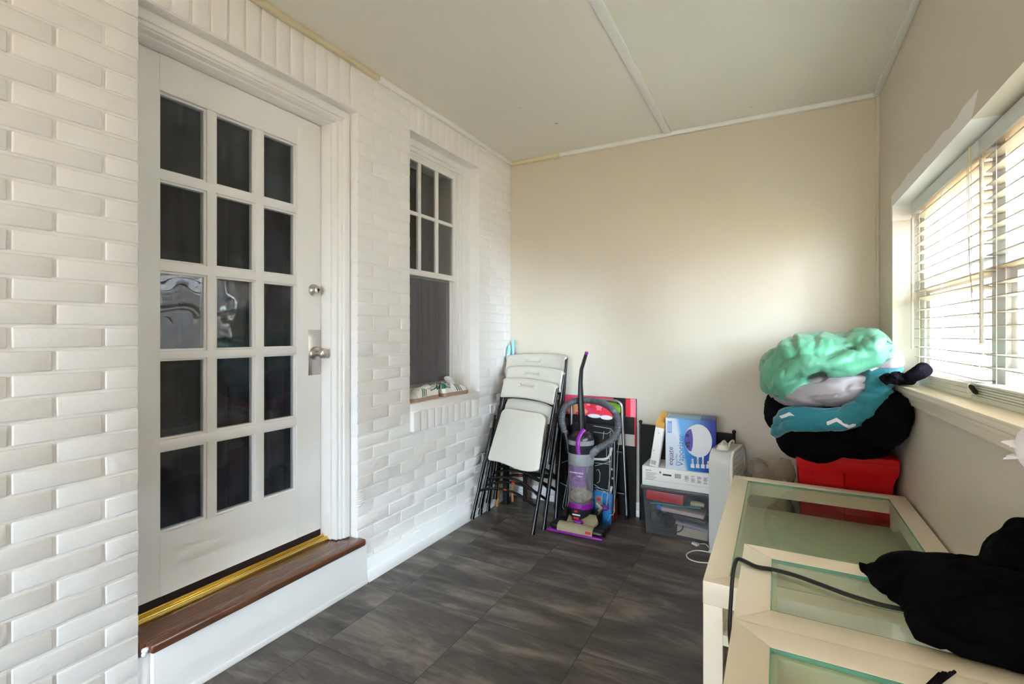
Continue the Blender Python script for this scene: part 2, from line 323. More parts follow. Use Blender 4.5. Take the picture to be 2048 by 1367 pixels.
# ------------------------------------------------------------------ mesh helpers
WM = {}     # world matrices of the empties
class MB:
    def __init__(s): s.bm = bmesh.new()
    def box(s, lo, hi, bev=0.0, seg=2):
        j = lambda: RJ.uniform(-0.0002, 0.0002)      # no two boards lie in exactly one plane
        lo = V(lo) + V((j(), j(), j())); hi = V(hi) + V((j(), j(), j()))
        b = bmesh.new(); bmesh.ops.create_cube(b, size=1.0)
        for v in b.verts: v.co = V(((lo[i] + hi[i]) / 2 + v.co[i] * (hi[i] - lo[i]) for i in range(3)))
        if bev > 0: bmesh.ops.bevel(b, geom=b.edges[:], offset=bev, segments=seg, affect='EDGES', profile=0.5)
        return s.add(b)
    def add(s, b, mtx=None):
        if mtx is not None: bmesh.ops.transform(b, matrix=mtx, verts=b.verts[:])
        me = bpy.data.meshes.new('t'); b.to_mesh(me); b.free(); n = len(s.bm.verts); s.bm.from_mesh(me); bpy.data.meshes.remove(me)
        s.bm.verts.ensure_lookup_table(); return s.bm.verts[n:]
    def obox(s, c, size, rot=None, bev=0.0, seg=2):
        b = bmesh.new(); bmesh.ops.create_cube(b, size=1.0)
        for v in b.verts: v.co = V((v.co[i] * size[i] for i in range(3)))
        if bev > 0: bmesh.ops.bevel(b, geom=b.edges[:], offset=bev, segments=seg, affect='EDGES', profile=0.5)
        m = Matrix.Translation(V(c)) @ (rot.to_4x4() if rot is not None else Matrix.Identity(4))
        return s.add(b, m)
    def quad(s, pts):
        vs = [s.bm.verts.new(V(p)) for p in pts]; s.bm.faces.new(vs); return vs
    def prism(s, pts, off, bev=0.0):
        """planar polygon extruded by vector off"""
        b = bmesh.new(); off = V(off)
        a = [b.verts.new(V(p)) for p in pts]; c = [b.verts.new(V(p) + off) for p in pts]; n = len(pts)
        b.faces.new(a[::-1]); b.faces.new(c)
        for i in range(n): b.faces.new((a[i], a[(i + 1) % n], c[(i + 1) % n], c[i]))
        bmesh.ops.recalc_face_normals(b, faces=b.faces[:])
        if bev > 0: bmesh.ops.bevel(b, geom=b.edges[:], offset=bev, segments=2, affect='EDGES', profile=0.5)
        return s.add(b)
    def tube(s, pts, r, n=10, closed=False, flat=1.0, up=None, caps=True):
        pts = [V(p) for p in pts]; m = len(pts); rr = r if isinstance(r, (list, tuple)) else [r] * m
        rings = []; prev = None
        for i, p in enumerate(pts):
            if closed: t = (pts[(i + 1) % m] - pts[i - 1])
            else: t = pts[min(i + 1, m - 1)] - pts[max(i - 1, 0)]
            t.normalize()
            if prev is None:
                ref = V(up) if up is not None else (V((0, 0, 1)) if abs(t.z) < 0.9 else V((1, 0, 0)))
                u = t.cross(ref).normalized()
            else: u = (prev - t * prev.dot(t)).normalized()
            prev = u; w = t.cross(u)
            rings.append([s.bm.verts.new(p + (u * math.cos(2 * PI * k / n) + w * math.sin(2 * PI * k / n) * flat) * rr[i]) for k in range(n)])
        last = m if closed else m - 1
        for i in range(last):
            a, b = rings[i], rings[(i + 1) % m]
            for k in range(n): s.bm.faces.new((a[k], a[(k + 1) % n], b[(k + 1) % n], b[k]))
        if not closed and caps: s.bm.faces.new(rings[0][::-1]); s.bm.faces.new(rings[-1])
        return rings
    def lathe(s, prof, c, axis='Z', n=24, cap=True, sx=1.0, sy=1.0):
        c = V(c); rings = []
        for (r, h) in prof:
            ring = []
            for k in range(n):
                a = 2 * PI * k / n; x, y = r * math.cos(a) * sx, r * math.sin(a) * sy
                d = {'Z': V((x, y, h)), 'X': V((h, x, y)), 'Y': V((y, h, x))}[axis]
                ring.append(s.bm.verts.new(c + d))
            rings.append(ring)
        for a, b in zip(rings, rings[1:]):
            for k in range(n): s.bm.faces.new((a[k], a[(k + 1) % n], b[(k + 1) % n], b[k]))
        if cap: s.bm.faces.new(rings[0][::-1]); s.bm.faces.new(rings[-1])
        return rings
    def ell(s, c, rad, rot=None, sub=3):
        b = bmesh.new(); bmesh.ops.create_icosphere(b, subdivisions=sub, radius=1.0)
        m = Matrix.Translation(V(c)) @ (rot.to_4x4() if rot is not None else Matrix.Identity(4)) @ Matrix.Diagonal(V((rad[0], rad[1], rad[2], 1)))
        return s.add(b, m)
    def sheet(s, f, nu, nv, thick=0.0):
        """grid from f(u,v) in 0..1"""
        g = [[s.bm.verts.new(V(f(i / nu, j / nv))) for j in range(nv + 1)] for i in range(nu + 1)]
        for i in range(nu):
            for j in range(nv): s.bm.faces.new((g[i][j], g[i + 1][j], g[i + 1][j + 1], g[i][j + 1]))
        return g
    def xform(s, m): bmesh.ops.transform(s.bm, matrix=m, verts=s.bm.verts[:]); return s
    def build(s, name, m, parent=None, local=False, angle=40, recalc=True):
        if recalc: bmesh.ops.recalc_face_normals(s.bm, faces=s.bm.faces[:])
        if parent is not None and not local:
            bmesh.ops.transform(s.bm, matrix=chain(parent).inverted(), verts=s.bm.verts[:])
        me = bpy.data.meshes.new(name); s.bm.to_mesh(me); s.bm.free()
        for p in me.polygons: p.use_smooth = True
        me.set_sharp_from_angle(angle=math.radians(angle))
        ms = m if isinstance(m, list) else [m]
        for x in ms: me.materials.append(x)
        o = bpy.data.objects.new(name, me); col.objects.link(o)
        if parent is not None: o.parent = parent
        WM[o.name] = Matrix.Identity(4)
        return o
def chain(o):
    m = WM.get(o.name, Matrix.Identity(4))
    return chain(o.parent) @ m if o.parent is not None else m
def tag(o, label, cat, group=None, kind=None):
    o['label'] = label; o['category'] = cat
    if group: o['group'] = group
    if kind: o['kind'] = kind
    return o
def thing(name, label, cat, loc=(0, 0, 0), rot=(0, 0, 0), group=None):
    o = bpy.data.objects.new(name, None); col.objects.link(o); o.empty_display_size = 0.1
    o.location = loc; o.rotation_euler = rot
    WM[o.name] = Matrix.Translation(V(loc)) @ __import__('mathutils').Euler(rot).to_matrix().to_4x4()
    return tag(o, label, cat, group)
def struct(o, label=None, cat=None):
    o['kind'] = 'structure'
    if label: o['label'] = label
    if cat: o['category'] = cat
    return o
def sempty(name, label, cat, loc=(0, 0, 0)):
    return struct(thing(name, label, cat, loc))
def note(o, label): o['label'] = label; return o
def text(name, body, size, loc, xd, yd, m, parent, align='LEFT', space=1.0, sx=1.0):
    cu = bpy.data.curves.new(name, 'FONT'); cu.body = body; cu.size = size; cu.extrude = 0.0002; cu.align_x = align; cu.space_character = space
    tmp = bpy.data.objects.new('tmp', cu); col.objects.link(tmp)
    dg = bpy.context.evaluated_depsgraph_get(); dg.update()
    me = bpy.data.meshes.new_from_object(tmp.evaluated_get(dg), depsgraph=dg); bpy.data.objects.remove(tmp); bpy.data.curves.remove(cu)
    me.name = name; me.materials.clear(); me.materials.append(m)
    o = bpy.data.objects.new(name, me); col.objects.link(o)
    xd = V(xd).normalized(); yd = V(yd).normalized(); zd = xd.cross(yd)
    mw = Matrix((xd * sx, yd, zd)).transposed().to_4x4(); mw.translation = V(loc)
    o.parent = parent; o.matrix_local = chain(parent).inverted() @ mw
    return o
def smooth_path(pts, n=8, closed=False):
    pts = [V(p) for p in pts]; out = []; m = len(pts)
    rng = range(m) if closed else range(m - 1)
    for i in rng:
        if closed: p0, p1, p2, p3 = pts[i - 1], pts[i], pts[(i + 1) % m], pts[(i + 2) % m]
        else: p0, p1, p2, p3 = pts[max(i - 1, 0)], pts[i], pts[i + 1], pts[min(i + 2, m - 1)]
        for k in range(n):
            t = k / n
            out.append(0.5 * ((2 * p1) + (p2 - p0) * t + (2 * p0 - 5 * p1 + 4 * p2 - p3) * t * t + (3 * p1 - p0 - 3 * p2 + p3) * t ** 3))
    if not closed: out.append(pts[-1])
    return out
def arc_pts(c, r, a0, a1, n, ax=(1, 0, 0), ay=(0, 0, 1)):
    c = V(c); ax = V(ax); ay = V(ay)
    return [c + ax * r * math.cos(a0 + (a1 - a0) * i / n) + ay * r * math.sin(a0 + (a1 - a0) * i / n) for i in range(n + 1)]

def soft(mb, name, m, voxel=0.012, smooth=4, disp=(), parent=None, clamp=None, angle=80):
    """merge the lumps in mb into one cloth-like skin and wrinkle it"""
    me = bpy.data.meshes.new('tmp'); bmesh.ops.recalc_face_normals(mb.bm, faces=mb.bm.faces[:]); mb.bm.to_mesh(me); mb.bm.free()
    o = bpy.data.objects.new('tmp', me); col.objects.link(o)
    md = o.modifiers.new('r', 'REMESH'); md.mode = 'VOXEL'; md.voxel_size = voxel; md.use_smooth_shade = True
    dg = bpy.context.evaluated_depsgraph_get(); dg.update()
    ev = o.evaluated_get(dg); m2 = bpy.data.meshes.new_from_object(ev, depsgraph=dg)
    bpy.data.objects.remove(o); bpy.data.meshes.remove(me)
    b = MB(); b.bm.from_mesh(m2); bpy.data.meshes.remove(m2)
    for _ in range(smooth): bmesh.ops.smooth_vert(b.bm, verts=b.bm.verts[:], factor=0.5, use_axis_x=True, use_axis_y=True, use_axis_z=True)
    for (amp, freq, stretch, seed, kind) in disp:
        b.bm.normal_update()
        for v in b.bm.verts:
            q = V((v.co.x * stretch[0], v.co.y * stretch[1], v.co.z * stretch[2])) * freq + V((seed, seed * 0.7, seed * 1.3))
            x = noise.noise(q)
            if kind == 'ridge': x = 0.5 - 2 * abs(x) 
            elif kind == 'fold': x = -max(0.0, 1 - abs(x) * 7)
            v.co += v.normal * (x * amp)
    if clamp: 
        for v in b.bm.verts: clamp(v.co)
    return b.build(name, m, parent, angle=angle)

# ================================================================== THE SETTING
H = 2.625; YB = 3.404; XR = 2.365; YF = -3.4
C_Z0 = 0.003; C_H = 0.0677; C_L = 0.2135; JT = 0.009
DO = (0.828, 1.789, 0.0, 2.385); WO = (2.19, 2.935, 0.83, 2.447)

def brick_wall():
    b = MB()
    def bricks(y0, y1, z0, z1, x0=-0.09, x1=0.0):
        dx = R.uniform(-0.0018, 0.0018)
        b.box((x0, y0, z0), (x1 + dx, y1, z1))
    n = int(H / C_H) + 1
    pieces = []
    for k in range(n):
        z0 = C_Z0 + k * C_H; z1 = min(z0 + C_H, H); zm = (z0 + z1) / 2
        if z1 - z0 < 0.02: continue
        segs = [(YF, DO[0]), (DO[0], DO[1]), (DO[1], WO[0]), (WO[0], WO[1]), (WO[1], YB)]
        use = []
        for i, (a, c) in enumerate(segs):
            if i == 1: continue
            if i == 3 and (WO[2] < zm < WO[3] or zm > WO[3] or 0.70 < zm < WO[2]): continue
            use.append([a, c])
        # merge neighbours
        mer = []
        for s in use:
            if mer and abs(mer[-1][1] - s[0]) < 1e-6: mer[-1][1] = s[1]
            else: mer.append(s)
        ph = 0.733 if k % 2 == 0 else 0.615
        for (a, c) in mer:
            js = [a]
            j = ph - 40 * C_L
            while j < c:
                if j > a + 0.05 and j < c - 0.05: js.append(j)
                j += C_L
            js.append(c)
            for p, q in zip(js, js[1:]):
                pieces.append((p + (JT / 2 if p > a else 0), q - (JT / 2 if q < c else 0), z0 + JT / 2, z1 - JT / 2, 0))
    # soldier course over the door, over the window, rowlock sill under the window
    y = 0.79
    while y < 1.79:
        pieces.append((y + JT / 2, y + 0.0677 - JT / 2, 2.389, H, 0)); y += 0.0677
    y = WO[0]
    while y < 2.90:
        pieces.append((y + JT / 2, y + 0.0677 - JT / 2, 2.452, H, 0)); y += 0.0677
    y = WO[0]
    while y < 2.86:
        pieces.append((y + 0.003, y + 0.0677 - 0.003, 0.70, 0.815, 0.022)); y += 0.0677
    bb = bmesh.new()
    for (y0, y1, z0, z1, px) in pieces:
        x1 = px + R.uniform(-0.0010, 0.0008) - (0.0026 if y0 > 1.78 and px == 0 else 0.0); x0 = -0.10
        sh = [R.uniform(-0.0009, 0.0009) for _ in range(8)]
        cs = [(x, y, z) for x in (x0, x1) for y in (y0, y1) for z in (z0, z1)]
        vs = [bb.verts.new((c[0], c[1] + sh[i], c[2] + sh[7 - i])) for i, c in enumerate(cs)]
        for f in ((0, 1, 3, 2), (4, 6, 7, 5), (0, 4, 5, 1), (2, 3, 7, 6), (0, 2, 6, 4), (1, 5, 7, 3)):
            bb.faces.new([vs[i] for i in f])
    bmesh.ops.bevel(bb, geom=bb.edges[:], offset=0.0040, segments=3, affect='EDGES', profile=0.5)
    b.add(bb)
    def slab(x0, x1, op):
        y0, y1, z1 = op[0][0], op[0][1], op[0][3]
        b.box((x0, YF, 0), (x1, y0, H)); b.box((x0, y0, z1), (x1, y1, H)); b.box((x0, y0, 0), (x1, y1, 0.19))
        a0, a1, c0, c1 = op[1]
        b.box((x0, y1, 0), (x1, a0, H)); b.box((x0, a0, 0), (x1, a1, c0)); b.box((x0, a0, c1), (x1, a1, H)); b.box((x0, a1, 0), (x1, YB, H))
    slab(-0.095, -0.0062, (DO, WO))
    slab(-0.30, -0.095, ((0.836, 1.789, 0, 2.385), (2.13, 2.935, 0.83, 2.447)))
    # ragged mortar lump at the door corner
    for i in range(7):
        b.ell((0.002, 1.795 + 0.012 * R.random(), 0.40 + 0.012 * i), (0.008, 0.018 + 0.02 * R.random(), 0.008), sub=2)
    return struct(b.build('wall_left', M['brick'], angle=35), 'white painted brick wall with the door and a small window', 'wall')
brick_wall()

b = MB(); b.box((-0.3, YF - 0.15, -0.12), (XR + 0.15, YB + 0.15, 0.0)); o = struct(b.build('floor', M['floor']), 'dark slate look tile floor', 'floor')
b = MB(); b.box((-0.3, YF - 0.15, H), (XR + 0.25, YB + 0.15, H + 0.1)); struct(b.build('ceiling', M['ceil']), 'off white panelled porch ceiling', 'ceiling')
b = MB(); b.box((-0.3, YB, 0), (XR + 0.15, YB + 0.15, H)); struct(b.build('wall_back', M['beige']), 'beige painted end wall', 'wall')
RZ0, RZ1, RY0, RY1 = 1.012, 1.905, 1.164, 3.047
b = MB()
b.box((XR, YF, 0), (XR + 0.155, YB, RZ0)); b.box((XR, YF, RZ1), (XR + 0.155, YB, H)); b.box((XR, RY1, RZ0), (XR + 0.155, YB, RZ1)); b.box((XR, YF, RZ0), (XR + 0.155, RY0, RZ1))
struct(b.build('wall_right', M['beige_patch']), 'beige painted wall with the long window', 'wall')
b = MB()
fx0, fx1, fz0, fz1 = 0.20, 2.20, 0.35, 1.75
b.box((-0.3, YF - 0.15, 0), (fx0, YF, H)); b.box((fx1, YF - 0.15, 0), (XR + 0.155, YF, H)); b.box((fx0, YF - 0.15, 0), (fx1, YF, fz0)); b.box((fx0, YF - 0.15, fz1), (fx1, YF, H))
struct(b.build('wall_front', M['beige']), 'beige wall behind the viewer', 'wall')
# dark room beyond the brick wall
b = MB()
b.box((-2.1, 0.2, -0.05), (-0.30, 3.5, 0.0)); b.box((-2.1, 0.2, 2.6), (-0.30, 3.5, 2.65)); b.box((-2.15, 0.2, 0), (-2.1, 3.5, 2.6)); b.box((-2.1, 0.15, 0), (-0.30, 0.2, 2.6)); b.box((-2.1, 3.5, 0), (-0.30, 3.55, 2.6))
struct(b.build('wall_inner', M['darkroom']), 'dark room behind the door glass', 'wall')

# trims
def trim(i, lo, hi, m='trim', bev=0.004, label='painted trim strip'):
    b = MB(); b.box(lo, hi, bev); return struct(b.build('trim_%d' % i, M[m]), label, 'trim')
trim(1, (0, YF, 2.598), (0.024, 1.918, H), 'trim_warm', label='bare wood strip along the top of the brick wall')
trim(2, (0, 1.922, 2.600), (0.026, YB, H), label='white strip along the top of the brick wall')
trim(3, (0, YB - 0.026, 2.598), (0.42, YB, H), 'trim_warm', label='yellowed strip at the top of the end wall')
trim(4, (0.42, YB - 0.025, 2.599), (XR, YB, H), label='white strip at the top of the end wall')
trim(5, (XR - 0.030, YF, 2.604), (XR, YB - 0.025, H), label='white strip along the top of the window wall')
trim(6, (1.188, YF, 2.611), (1.236, YB - 0.025, H), label='white batten along the ceiling joint')
b = MB(); pts = []; rs = []
for i in range(46):
    z = 1.12 + i * (2.598 - 1.12) / 45
    pts.append((XR - 0.006 + R.uniform(-0.003, 0.003), YB - 0.006, z)); rs.append(0.006 + R.uniform(0, 0.006) + (0.006 if i > 36 else 0))
b.tube(pts, rs, 8); struct(b.build('trim_7', M['beige'], angle=80), 'lumpy caulk bead in the far right corner', 'trim')
# baseboards
b = MB(); b.box((0, 1.832, 0), (0.016, YB, 0.118), 0.004); b.box((0.016, 1.832, 0), (0.034, YB, 0.062), 0.006); struct(b.build('baseboard_left', M['trim']), 'white baseboard under the brick wall', 'baseboard')
b = MB(); b.box((0.034, YB - 0.016, 0), (XR, YB, 0.10), 0.004); b.box((0.034, YB - 0.03, 0), (XR, YB - 0.016, 0.05), 0.005); struct(b.build('baseboard_back', M['trim']), 'white baseboard of the end wall', 'baseboard')

# ---- the glazed door
XD = -0.167
door = sempty('door_1', 'white door with fifteen dark glass panes', 'door', (XD, 1.27, 0.28))
cols = [(0.971, 1.146), (1.182, 1.355), (1.393, 1.565)]
rows = [(0.518, 0.828), (0.866, 1.171), (1.201, 1.503), (1.541, 1.845), (1.880, 2.176)]
b = MB()
x0, x1 = XD - 0.042, XD
b.box((x0, 0.836, 0.285), (x1, cols[0][0], 2.312), 0.002)
b.box((x0, cols[2][1], 0.285), (x1, 1.702, 2.312), 0.002)
b.box((x0, cols[0][0], 0.285), (x1, cols[2][1], rows[0][0]))
b.box((x0, cols[0][0], rows[-1][1]), (x1, cols[2][1], 2.312))
for (a, c) in zip(rows, rows[1:]):
    b.box((x0, cols[0][0], a[1]), (x1 - 0.004, cols[2][1], c[0]), 0.003)
for (a, c) in zip(cols, cols[1:]):
    b.box((x0 + 0.002, a[1], rows[0][0] - 0.004), (x1 - 0.0048, c[0], rows[-1][1] + 0.004), 0.003)
# glazing beads: bevelled steps round every pane
for (ya, yb_) in cols:
    for (za, zb) in rows:
        w = 0.008; xb = XD - 0.013
        b.box((x0, ya, za), (xb, ya + w, zb), 0.002); b.box((x0, yb_ - w, za), (xb, yb_, zb), 0.002)
        b.box((x0, ya, za), (xb, yb_, za + w), 0.002); b.box((x0, ya, zb - w), (xb, yb_, zb), 0.002)
panel = b.build('door_panel', M['trim'], door)
b = MB()
for (ya, yb_) in cols:
    for (za, zb) in rows: b.box((XD - 0.024, ya, za), (XD - 0.021, yb_, zb))
b.build('glass_panes', M['doorpane'], door)
b = MB(); b.lathe([(0.030, -0.001), (0.030, 0.006), (0.027, 0.012), (0.020, 0.022), (0.018, 0.032), (0.012, 0.034)], (XD, 1.658, 1.484), 'X', 28); db = b.build('deadbolt', M['nickel'], door)
b = MB(); b.lathe([(0.007, 0.0), (0.007, 0.001)], (XD + 0.0345, 1.658, 1.484), 'X', 14); b.box((XD + 0.034, 1.6565, 1.470), (XD + 0.0356, 1.6595, 1.482)); b.build('keyhole', M['nickel_dark'], db)
b = MB(); b.box((XD, 1.626, 1.063), (XD + 0.002, 1.700, 1.287), 0.0008); b.build('strike_plate', M['nickel'], door)
b = MB(); b.lathe([(0.033, 0.0), (0.033, 0.004), (0.029, 0.010), (0.015, 0.016), (0.012, 0.028), (0.013, 0.034), (0.020, 0.042), (0.0255, 0.052), (0.0255, 0.062), (0.021, 0.070), (0.010, 0.0725)], (XD + 0.002, 1.666, 1.170), 'X', 32); b.build('door_knob', M['nickel'], door)
# casing, jamb and stop
def profile_run(b, pts2d, path):
    pass
b = MB()
XC = -0.057
for (lo, hi, bv) in (((-0.20, 1.728, 0.24), (XC, 1.797, 2.394), 0.003), ((-0.20, 1.745, 0.24), (XC + 0.010, 1.782, 2.372), 0.005), ((-0.20, 1.712, 0.24), (XC - 0.012, 1.732, 2.345), 0.004),
                     ((-0.21, 1.703, 0.24), (-0.10, 1.716, 2.33), 0.002),
                     ((-0.20, 0.836, 2.328), (XC, 1.797, 2.396), 0.003), ((-0.20, 0.836, 2.343), (XC + 0.010, 1.782, 2.376), 0.005), ((-0.20, 0.836, 2.322), (XC - 0.012, 1.732, 2.336), 0.004),
                     ((-0.21, 0.836, 2.314), (-0.10, 1.716, 2.326), 0.002)):
    b.box(lo, hi, bv)
b.build('casing', M['trim'], door)
b = MB(); b.box((XD - 0.04, 0.83, 0.236), (XD - 0.004, 1.703, 0.286)); b.build('gap_shade', M['gap_dark'], door)  # dark strip standing in for the shaded gap under the door
b = MB(); b.box((-0.163, 0.83, 0.236), (-0.112, 1.712, 0.252), 0.005); b.box((-0.160, 0.83, 0.25), (-0.146, 1.712, 0.262), 0.003); b.box((-0.134, 0.83, 0.25), (-0.120, 1.712, 0.256), 0.003); b.build('threshold', M['brass'], door)

# ---- step below the door
st = thing('door_step', 'white boxed step with a dark oak tread below the glazed door', 'step', (0.0, 1.32, 0))
b = MB()
b.box((-0.20, 0.832, 0.203), (-0.004, 1.786, 0.237), 0.002); b.box((-0.02, 0.847, 0.203), (0.042, 1.806, 0.237), 0.011, 4); b.build('tread', M['oak'], st)
b = MB(); b.box((-0.004, 0.862, 0.0), (0.020, 1.828, 0.204), 0.002); b.build('riser', M['trim'], st)
b = MB(); b.box((0.020, 0.862, 0.0), (0.030, 1.828, 0.024), 0.004); b.build('shoe_moulding', M['trim'], st)
b = MB()
for i in range(9):
    b.ell((0.0 + 0.02 * R.random(), 0.838 + 0.010 * R.random(), 0.198 + 0.022 * R.random()), (0.008, 0.007, 0.008), sub=2)
b.build('caulk', M['trim'], st, angle=80)

# ---- small window in the brick wall
w1 = sempty('window_1', 'white sash window in the brick wall with six small panes above', 'window', (-0.13, 2.53, 0.86))
b = MB()
b.box((-0.28, 2.862, 0.84), (-0.082, 2.943, 2.456), 0.004); b.box((-0.28, 2.842, 0.84), (-0.098, 2.868, 2.42), 0.004); b.box((-0.28, 2.822, 0.84), (-0.112, 2.846, 2.40), 0.003)
b.box((-0.28, 2.13, 0.84), (-0.096, 2.215, 2.447), 0.003)
b.box((-0.28, 2.13, 2.408), (-0.082, 2.943, 2.458), 0.004); b.box((-0.28, 2.13, 2.385), (-0.098, 2.868, 2.412), 0.004); b.box((-0.28, 2.13, 2.370), (-0.112, 2.846, 2.39), 0.003)
b.build('window_frame', M['trim'], w1)
pc = [(2.252, 2.402), (2.440, 2.580), (2.620, 2.780)]; pr = [(1.668, 2.006), (2.028, 2.340)]
b = MB(); xa, xb = -0.142, -0.116
b.box((xa, 2.212, 1.632), (xb, pc[0][0], 2.374)); b.box((xa, pc[2][1], 1.632), (xb, 2.824, 2.374), 0.002)
b.box((xa, pc[0][0], 1.632), (xb + 0.004, pc[2][1], pr[0][0]), 0.002); b.box((xa, pc[0][0], pr[1][1]), (xb, pc[2][1], 2.374))
b.box((xa, pc[0][0], pr[0][1]), (xb - 0.003, pc[2][1], pr[1][0]), 0.004)
for (a, c) in zip(pc, pc[1:]): b.box((xa + 0.002, a[1] + 0.004, pr[0][0] - 0.003), (xb - 0.0036, c[0] - 0.004, pr[1][1] + 0.003), 0.004)
us = b.build('upper_sash', M['trim'], w1)
b = MB(); b.box((-0.131, pc[0][0], pr[0][0]), (-0.128, pc[2][1], pr[1][1])); b.build('glass_panes', M['winpane'], us)
b = MB(); xa, xb = -0.182, -0.152
b.box((xa, 2.212, 0.862), (xb, 2.255, 1.66)); b.box((xa, 2.765, 0.862), (xb, 2.824, 1.66), 0.002); b.box((xa, 2.255, 0.862), (xb, 2.765, 0.945), 0.003); b.box((xa, 2.255, 1.62), (xb, 2.765, 1.66))
ls = b.build('lower_sash', M['trim'], w1)
b = MB(); b.box((-0.170, 2.255, 0.94), (-0.167, 2.765, 1.622)); b.build('glass_pane', M['winpane'], ls)
b = MB(); b.box((-0.1455, 2.25, 0.925), (-0.1450, 2.772, 1.635)); scn = note(b.build('insect_screen', M['screen'], w1), 'grey insect screen over the lower sash')
b = MB(); b.box((-0.149, 2.770, 0.90), (-0.139, 2.786, 1.64), 0.002); b.box((-0.149, 2.22, 0.915), (-0.139, 2.786, 0.928), 0.002); b.build('screen_frame', M['trim'], scn)
b = MB(); b.box((-0.28, 2.13, 0.83), (-0.095, 2.93, 0.855), 0.0); b.box((-0.12, 2.192, 0.812), (0.004, 2.928, 0.860), 0.004); b.build('sill', M['trim'], w1)

# curtains beyond the glass
def curtain(name, x, y0, y1, z0, z1, m, amp, folds, label, seed):
    b = MB()
    def f(u, v):
        y = y0 + (y1 - y0) * u
        return (x + amp * math.sin(u * folds * 2 * PI + seed) * (0.6 + 0.4 * v) + 0.3 * amp * noise.noise((y * 9, v * 2, seed)), y, z1 + (z0 - z1) * v)
    b.sheet(f, int(folds * 14), 12)
    o = b.build(name, m, None, angle=180, recalc=False)
    sm = o.modifiers.new('s', 'SOLIDIFY'); sm.thickness = 0.003
    return tag(o, label, 'curtain')
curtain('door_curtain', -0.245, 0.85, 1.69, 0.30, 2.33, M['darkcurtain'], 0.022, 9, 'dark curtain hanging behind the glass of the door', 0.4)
curtain('window_curtain', -0.36, 2.10, 2.34, 0.75, 2.42, M['greycurtain'], 0.018, 3, 'grey curtain at the left side of the brick wall window, behind the glass', 1.0)
curtain('window_curtain', -0.36, 2.72, 3.02, 0.75, 2.42, M['greycurtain'], 0.018, 4, 'grey curtain at the right side of the brick wall window, behind the glass', 2.0)
curtain('sheer_curtain', -0.42, 2.20, 2.95, 0.75, 1.66, M['greycurtain'], 0.016, 8, 'grey half height curtain behind the lower sash of the small window', 3.0)

# ---- long window in the right wall: double hung units
units = [(3.035, 2.115), (2.095, 1.175)]
for i, (ya, yb_) in enumerate(units):
    w = sempty('window_%d' % (i + 2), ['far unit of the long window, behind the first blind', 'second unit of the long window, behind the second blind'][i], 'window', (2.50, (ya + yb_) / 2, RZ0))
    b = MB(); xa, xb = 2.478, 2.56
    b.box((xa, yb_ - 0.011, RZ0), (xb, yb_ + 0.045, RZ1)); b.box((xa, ya - 0.045, RZ0), (xb, ya + 0.011, RZ1)); b.box((xa, yb_, RZ0), (xb, ya, RZ0 + 0.04)); b.box((xa, yb_, RZ1 - 0.035), (xb, ya, RZ1))
    b.build('window_frame', M['trim'], w)
    def sash(nm, x, z0, z1):
        b = MB(); a, c = yb_ + 0.045, ya - 0.045; t = 0.045
        b.box((x, a, z0), (x + 0.03, a + t, z1)); b.box((x, c - t, z0), (x + 0.03, c, z1)); b.box((x, a + t, z0), (x + 0.03, c - t, z0 + t)); b.box((x, a + t, z1 - 0.035), (x + 0.03, c - t, z1))
        s = b.build(nm, M['trim'], w)
        b = MB(); b.box((x + 0.013, a + t, z0 + t), (x + 0.016, c - t, z1 - 0.035)); b.build('glass_pane', M['pane'], s)
    sash('upper_sash', 2.523, 1.462, RZ1 - 0.036); sash('lower_sash', 2.49, RZ0 + 0.041, 1.492)
# unseen window added behind the viewer to bring in fill light
w = sempty('window_4', 'unseen window added in the wall behind the viewer to let in fill light', 'window', (1.2, YF - 0.07, 0.85))
b = MB()
for lo, hi in (((fx0, YF - 0.12, fz0), (fx0 + 0.05, YF - 0.05, fz1)), ((fx1 - 0.05, YF - 0.12, fz0), (fx1, YF - 0.05, fz1)), ((fx0, YF - 0.12, fz0), (fx1, YF - 0.05, fz0 + 0.05)), ((fx0, YF - 0.12, fz1 - 0.05), (fx1, YF - 0.05, fz1)), ((1.175, YF - 0.12, fz0), (1.225, YF - 0.05, fz1))): b.box(lo, hi)
b.build('window_frame', M['trim'], w)
b = MB(); b.box((fx0 + 0.04, YF - 0.088, fz0 + 0.04), (fx1 - 0.04, YF - 0.084, fz1 - 0.04)); b.build('glass_pane', M['pane'], w)

# stool and apron (the old sill runs slightly out of level)
def sag(y): return (2.55 - y) * 0.017
def sheared(b):
    for v in b.bm.verts: v.co.z += sag(v.co.y)
    return b
b = MB(); b.box((2.318, 1.05, 1.018), (2.49, 3.04, 1.040), 0.006, 3); b.box((2.318, 1.05, 1.036), (2.49, 3.04, 1.0465), 0.002)
b.box((2.330, 1.05, 1.000), (2.365, 3.04, 1.020), 0.004); b.box((2.365, 1.07, 0.968), (2.384, 3.02, 1.019), 0.003) if False else b.box((2.346, 1.07, 0.968), (2.3655, 3.02, 1.005), 0.003)
struct(sheared(b).build('trim_8', M['table']), 'white window stool and apron along the right wall', 'trim')

